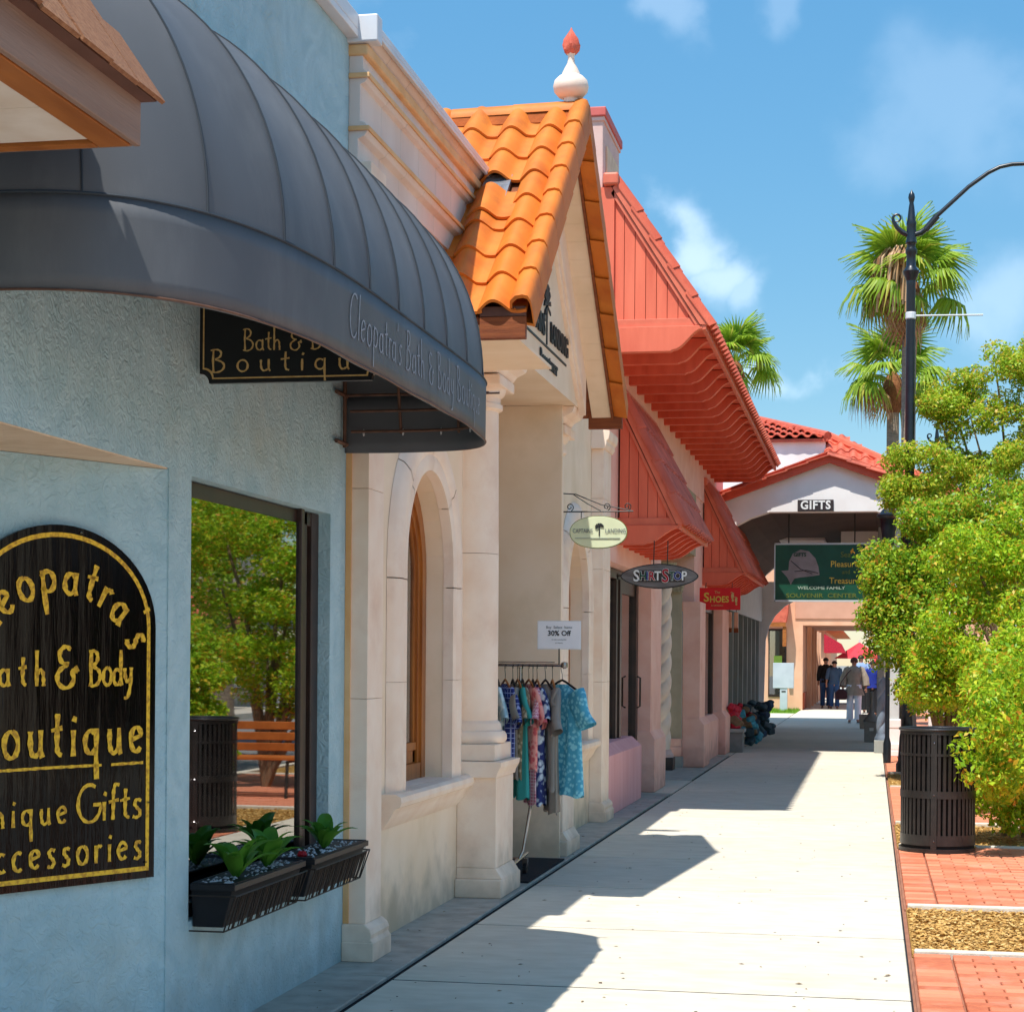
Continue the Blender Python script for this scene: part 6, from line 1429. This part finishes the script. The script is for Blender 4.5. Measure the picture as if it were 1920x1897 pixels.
def palm(label, x, y, zc, sc, seed, nfr=30, dead=10, lean=0., top=None):
    t = thing('fan_palm', label, 'palm tree', (x+lean, y, 0), 'tall fan palms'); rg = random.Random(seed)
    mb = MB(); pts = [(x+lean*(1-f), y, zc*f-.1) for f in [i/10 for i in range(11)]]; mb.tube(pts, [.26*sc]+[.20*sc]*3+[.17*sc]*7, 14); mb.build('trunk', 'palm_bark', t, smooth=True)
    MB().lathe(x, y, [(.12*sc, zc-1.05*sc), (.26*sc, zc-.75*sc), (.3*sc, zc-.3*sc), (.2*sc, zc+.05*sc), (.05*sc, zc+.2*sc)], 12).build('boot', 'boot_brown', t, smooth=True)
    for k in range(nfr):
        f = k/nfr; el = R(80-108*f+rg.uniform(-10, 10)); az = k*2.39996+rg.uniform(-.2, .2)
        me = FG[0] if f < .35 else FG[1] if f < .7 else FG[2]
        piece('frond', me, t, (x, y, zc+.1*sc*math.sin(el)), (rg.uniform(-.3, .3), -el, az), (sc*rg.uniform(.85, 1.08),)*3) if True else None
    for k in range(dead):
        az = rg.uniform(0, 6.28) if k > 4 else rg.uniform(3.0, 4.8); piece('dead_frond', FD, t, (x, y, zc-.15*sc), (rg.uniform(-.4, .4), R(rg.uniform(35, 75) if k > 3 else rg.uniform(0, 40)), az), (sc*rg.uniform(.6, .85),)*3)
    return t
palm('tall fan palm behind the street lamp with a brown dead frond cluster', .80, 45, 10.45, 1.0, 5, 24, 8)
palm('shorter fan palm just below and behind the first', .50, 51, 9.15, .98, 9, 22, 3)
palm('fan palm showing above the red rafters on the left', -4.5, 62, 11.3, 1.0, 13, 24, 4)
palm('fan palm outside the picture on the right that shades the near bed', 1.75, 7.3, 7.6, .95, 17, 26, 6)
palm('fan palm mirrored in the boutique window', 6.8, 33, 7.5, 1.3, 19, 26, 12)
# seed stalks hanging in the first palm
mb = MB()
for k in range(110):
    a = random.uniform(3.3, 4.9); r_ = random.uniform(.45, 1.0); l_ = random.uniform(.2, 1.3)
    mb.tube([(.80, 45, 10.6), (.72+r_*.6*math.cos(a), 45+r_*math.sin(a), 11.2), (.66+r_*.75*math.cos(a), 45+r_*1.2*math.sin(a), 10.95), (.62+r_*.8*math.cos(a), 45+r_*1.25*math.sin(a), 10.9-l_)], [.01, .02, .035, .03], 4)
o_ = bpy.data.objects.get('fan_palm'); sk = mb.build('seed_stalks', 'leaf_dead', o_, recalc=False); sk['kind'] = 'stuff'
# ------------------------------------------------------------------ people
def person(label, x, y, h, face, pose, cols, bag=None, group=None):
    """face: +1 towards camera, -1 away"""
    t = thing('person', label, 'person', (x, y, 0), group); s_ = h/1.7
    def V(p): return (x+p[0]*s_*(1 if face > 0 else -1), y-p[1]*s_*face, p[2]*s_)
    J = {}; E = []; Rd = []
    pts = []
    def add(p, r, par=None):
        pts.append(V(p)); Rd.append(r*s_); i = len(pts)-1
        if par is not None: E.append((par, i))
        return i
    st = pose.get('stride', .1)
    pel = add((0, 0, .93), .125); wst = add((0, 0, 1.08), .115, pel); che = add((0, .01, 1.27), .14, wst); nb_ = add((0, 0, 1.42), .075, che); nk = add((0, .0, 1.47), .05, nb_); hd = add((0, .015, 1.57), .082, nk); ht = add((0, .01, 1.65), .07, hd)
    hands = []
    for sd_ in (-1, 1):
        hp = add((sd_*.09, 0, .86), .095, pel); kn = add((sd_*.10, sd_*st*.5+.03, .48), .062, hp); an = add((sd_*.10, sd_*st, .09), .04, kn); toe = add((sd_*.115, sd_*st+.13, .035), .035, an)
        sh = add((sd_*.17, 0, 1.38), .062, che); arm = pose['arms'][0 if sd_ < 0 else 1]
        el = add((sd_*arm[0][0], arm[0][1], arm[0][2]), .042, sh); wr = add((sd_*arm[1][0], arm[1][1], arm[1][2]), .028, el)
        d = Vector(pts[wr])-Vector(pts[el]); d.normalize(); pl = add((sd_*arm[1][0]+0, arm[1][1]+.01, arm[1][2]-.05), .03, wr); hands.append((pts[pl]))
        for q in range(4):
            f1 = add((sd_*arm[1][0]+(q-1.5)*.016, arm[1][1]+.012, arm[1][2]-.10), .0085, pl); add((sd_*arm[1][0]+(q-1.5)*.015, arm[1][1]+.02, arm[1][2]-.135+abs(q-1.3)*.006), .0075, f1)
        th_ = add((sd_*arm[1][0]-sd_*.03, arm[1][1]+.03, arm[1][2]-.065), .009, pl); add((sd_*arm[1][0]-sd_*.034, arm[1][1]+.04, arm[1][2]-.09), .008, th_)
    me = bpy.data.meshes.new('body'); loc = Vector((x, y, 0)); me.from_pydata([tuple(Vector(p)-loc) for p in pts], E, []); o = bpy.data.objects.new('tmp', me); COL.objects.link(o)
    sk_ = o.modifiers.new('s', 'SKIN'); sk_.use_smooth_shade = True
    for i, v in enumerate(me.skin_vertices[0].data): v.radius = (Rd[i], Rd[i]*.82 if i in (pel, wst, che) else Rd[i]); v.use_root = i == 0
    ss = o.modifiers.new('u', 'SUBSURF'); ss.levels = 1; ss.render_levels = 1
    bpy.context.view_layer.update(); m2 = bpy.data.meshes.new_from_object(o.evaluated_get(bpy.context.evaluated_depsgraph_get())); bpy.data.objects.remove(o)
    m2.materials.clear(); m2.materials.append(M['skin']); b = bpy.data.objects.new('body', m2); COL.objects.link(b); b.parent = t
    def tb(ps, rs, name, m, seg=14, flatten=.75):
        mb = MB(); P_ = [Vector(V(p)) for p in ps]; rows = []
        for i, p in enumerate(P_):
            tt = (P_[min(i+1, len(P_)-1)]-P_[max(i-1, 0)]).normalized(); a = Vector((1, 0, 0)); a = (a-tt*a.dot(tt)).normalized(); bb = tt.cross(a)
            rows.append([tuple(p+(a*math.cos(2*math.pi*k/seg)+bb*flatten*math.sin(2*math.pi*k/seg))*rs[i]*s_*(1+.05*math.sin(5*2*math.pi*k/seg+i))) for k in range(seg+1)])
        mb.grid(rows); return mb.build(name, m, t, smooth=True, recalc=False)
    top, bot = cols['top'], cols['bottom']; lt = cols.get('hem', .86); lw = cols.get('hemw', .20)
    tb([(0, 0, lt), (0, 0, .95), (0, 0, 1.08), (0, .01, 1.25), (0, .0, 1.37), (0, 0, 1.44), (0, 0, 1.47)], [lw, .185, .17, .19, .185, .10, .06], 'shirt', top, 20, .68)
    for sd_ in (-1, 1):
        arm = pose['arms'][0 if sd_ < 0 else 1]; sw_ = cols.get('sleeve', .07)
        a_, b_ = arm; e = (sd_*a_[0], a_[1], a_[2]); wq = (sd_*b_[0], b_[1], b_[2]); k = cols.get('slen', 1.)
        mid = tuple(e[i]+(wq[i]-e[i])*.85*k for i in range(3))
        tb([(sd_*.12, 0, 1.41), (sd_*.18, 0, 1.38), e, mid], [.06, .078, sw_, sw_*.9], 'sleeve', top, 12, .9)
        st2 = sd_*st
        tb([(sd_*.07, 0, .98), (sd_*.09, 0, .86), (sd_*.10, st2*.5+.03, .48), (sd_*.10, st2, .10)], [.12, .115, .082, cols.get('cuff', .075)], 'trouser_leg', bot, 12, .95)
        mb = MB(); fx, fy = sd_*.11, st2+.05; rows = []
        for i in range(6):
            f = i/5; rows.append([V((fx+.043*math.cos(q)*(1-.35*abs(f-.45)), fy-.09+.25*f, .03+.032*max(-.9, math.sin(q))*(1.3-.6*f))) for q in [2*math.pi*k/10 for k in range(11)]])
        mb.grid(rows).build('shoe', cols['shoes'], t, smooth=True, recalc=False)
    # hair: cap over the skull, open at the face
    mb = MB(); rows = []
    for i in range(7):
        ph = R(-25+115*i/6) if cols.get('long') else R(-5+95*i/6); row = []
        for k in range(17):
            a = 2*math.pi*k/16; fr_ = math.sin(a)  # +1 faces forward in local frame
            rr_ = .098 if fr_ < .55 or ph > R(35) else .083; row.append(V((rr_*math.cos(ph)*math.cos(a), .008+rr_*math.cos(ph)*math.sin(a), 1.585+.105*math.sin(ph))))
        rows.append(row)
    mb.grid(rows).build('hair', cols['hair'], t, smooth=True, recalc=False)
    if face > 0:
        mb = MB()
        for sd_ in (-1, 1): mb.lathe(*V((sd_*.03, .085, 0))[:2], [(.001, (1.585)*s_-.01), (.014, 1.585*s_), (.001, 1.585*s_+.01)], 8)
        mb.build('sunglasses', 'print_dark', t); n_ = V((0, .098, 1.555)); MB().lathe(n_[0], n_[1], [(.002, n_[2]+.03), (.012, n_[2]-.01), (.004, n_[2]-.018)], 6).build('nose', 'skin', t, smooth=True)
        mo = V((0, .088, 1.518)); MB().box(mo[0]-.022, mo[0]+.022, mo[1]-.006, mo[1]+.004, mo[2]-.006, mo[2]+.006).build('mouth', 'print_red', t)
    return t, V
AR = ((.23, -.02, 1.12), (.24, .08, .90)); AS = ((.25, -.05, 1.13), (.27, .02, .88)); AF = ((.22, .03, 1.12), (.12, .20, 1.05))
w_, V = person('woman walking towards the camera in a loose taupe jacket and white trousers', -.445, 48.3, 1.70, 1, {'stride': .09, 'arms': (((.26, -.04, 1.12), (.28, .04, .90)), ((.27, -.02, 1.13), (.30, .03, .92)))}, dict(top='cloth_taupe', bottom='cloth_white', hair='hair_red', shoes='cloth_black', hem=.72, hemw=.265, sleeve=.105, long=True, cuff=.09))
bgx = V((-.30, .06, .80))
bg_ = thing('shoulder_bag', 'dark red leather bag hanging at the walking woman\'s side', 'bag', bgx)
MB().prism([(bgx[0]-.16, bgx[2]-.20), (bgx[0]+.12, bgx[2]-.20), (bgx[0]+.15, bgx[2]-.02), (bgx[0]+.06, bgx[2]+.07), (bgx[0]-.10, bgx[2]+.07), (bgx[0]-.18, bgx[2]-.02)], 'y', bgx[1]-.09, bgx[1]+.02).build('bag_body', 'leather', bg_, bev=.03, seg=3)
MB().tube([(bgx[0]-.08, bgx[1]-.04, bgx[2]+.05), (bgx[0]-.02, bgx[1]-.06, bgx[2]+.25), (bgx[0]+.16, bgx[1]-.10, bgx[2]+.50), (bgx[0]+.26, bgx[1]-.02, bgx[2]+.60)], .012, 6).build('strap', 'leather', bg_)
person('man in black shirt and blue jeans seen from behind on the left of the passage', -1.52, 63.5, 1.72, -1, {'stride': .06, 'arms': (AR, AR)}, dict(top='cloth_black', bottom='cloth_jean', hair='hair_dark', shoes='cloth_black'))
person('person in a slate blue top and jeans beside the man in black', -1.22, 62.8, 1.62, -1, {'stride': .08, 'arms': (AR, AS)}, dict(top='cloth_slate', bottom='cloth_jean', hair='hair_dark', shoes='cloth_black', slen=.4))
person('man in a pale blue shirt and dark trousers seen from behind', -.33, 58.0, 1.80, -1, {'stride': .05, 'arms': (AS, AR)}, dict(top='cloth_lightblue', bottom='cloth_black', hair='hair_dark', shoes='cloth_black', slen=.5))
person('person with a bright blue top and black trousers nearest the post', .02, 55.0, 1.62, -1, {'stride': .05, 'arms': (AR, AF)}, dict(top='cloth_blue', bottom='cloth_black', hair='hair_dark', shoes='cloth_black', slen=.5))
sb = thing('shopping_bag', 'tan shopping bag standing on the walk behind the ash bin', 'bag', (-.12, 44.5, 0))
MB().prism([(-.27, .0), (.02, .0), (.04, .34), (-.29, .34)], 'y', 44.4, 44.6).build('bag_body', 'cloth_taupe', sb, bev=.01); MB().tube([(-.2, 44.5, .34), (-.19, 44.5, .5), (-.06, 44.5, .5), (-.05, 44.5, .34)], .008, 5).build('strap', 'cloth_taupe', sb)
# ash bin beside the arcade
ab = thing('ash_bin', 'dark grey smokers ash bin with long neck at the walk edge', 'ash bin', (.02, 37.2, 0))
MB().box(-.14, .14, 37.06, 37.34, .0, .40).build('box', 'grey_planter', ab, bev=.01); MB().lathe(.0, 37.2, [(.17, .40), (.13, .46), (.05, .56), (.035, .62), (.03, .95), (.04, .97), (.002, .99)], 16).build('neck', 'grey_planter', ab, smooth=True)
MB().box(-.04, .04, 37.05, 37.06, .22, .28).build('label_plate', 'light_grey', ab)
# ------------------------------------------------------------------ goods outside the pink and grey shops
def bundle(name, label, cat, x, y, z, sx_, sy_, sz_, m, seed, n=14):
    r_ = random.Random(seed); mb = MB()
    t = thing(name, label, cat, (x, y, 0), 'beach goods on display at the shop front')
    for k in range(n):
        c = Vector((r_.uniform(-sx_, sx_), r_.uniform(-sy_, sy_), z+r_.uniform(-sz_, sz_))); a = r_.uniform(.06, .12); b = r_.uniform(.035, .07)
        rows = []
        for i in range(7):
            ph = math.pi*(i/6-.5); rows.append([(x+c.x+a*math.cos(ph)*math.cos(q)*(1+.15*math.sin(3*q+k)), y+c.y+a*math.cos(ph)*math.sin(q), c.z+b*math.sin(ph)+.02*math.sin(2*q+k)) for q in [2*math.pi*j/10 for j in range(11)]])
        m_ = m[k % len(m)]
        if k % 3:
            w1, w2, w3 = a*r_.uniform(.7, 1.2), a*r_.uniform(.5, 1.0), b*r_.uniform(.9, 1.8)
            o = MB().box(-w1, w1, -w2, w2, -w3, w3).build('folded_item', m_, t, bev=.03, seg=3); o.location = Vector((c.x, c.y, c.z)); o.rotation_euler = (r_.uniform(-.7, .7), r_.uniform(-.7, .7), r_.uniform(0, 3)); o.data.transform(Matrix.Translation(wloc(t)))
            continue
        MB().grid(rows).build('folded_item', m_, t, smooth=True)
    return t
t = bundle('goods_bin', 'heap of red and turquoise beach bags on a grey crate by the pink pier', 'display', -2.32, 32.4, .60, .12, .18, .20, ['goods_red', 'goods_teal', 'goods_red', 'goods_red', 'goods_tan'], 1, 26)
MB().box(-2.50, -2.16, 32.1, 32.5, 0, .38).build('crate', 'grey_planter', t, bev=.01)
MB().box(-2.53, -2.13, 32.07, 32.53, .34, .40).build('crate_rim', 'grey_wall', t, bev=.005)
bundle('goods_bin', 'mixed heap of turquoise and tan goods next to the red bags', 'display', -2.24, 34.4, .40, .17, .3, .32, ['goods_teal', 'goods_tan', 'goods_teal', 'goods_dark', 'goods_red'], 2, 32)
bundle('goods_bin', 'dark heap of netted goods farthest along the grey shopfront', 'display', -2.22, 37.6, .42, .24, .45, .32, ['goods_dark', 'goods_dark', 'cloth_slate'], 3, 34)
# downspout stub
for b_ in bpy.data.objects:
    if b_.type == 'MESH' and len(b_.data.polygons) == 0: print('EMPTY MESH', b_.name)
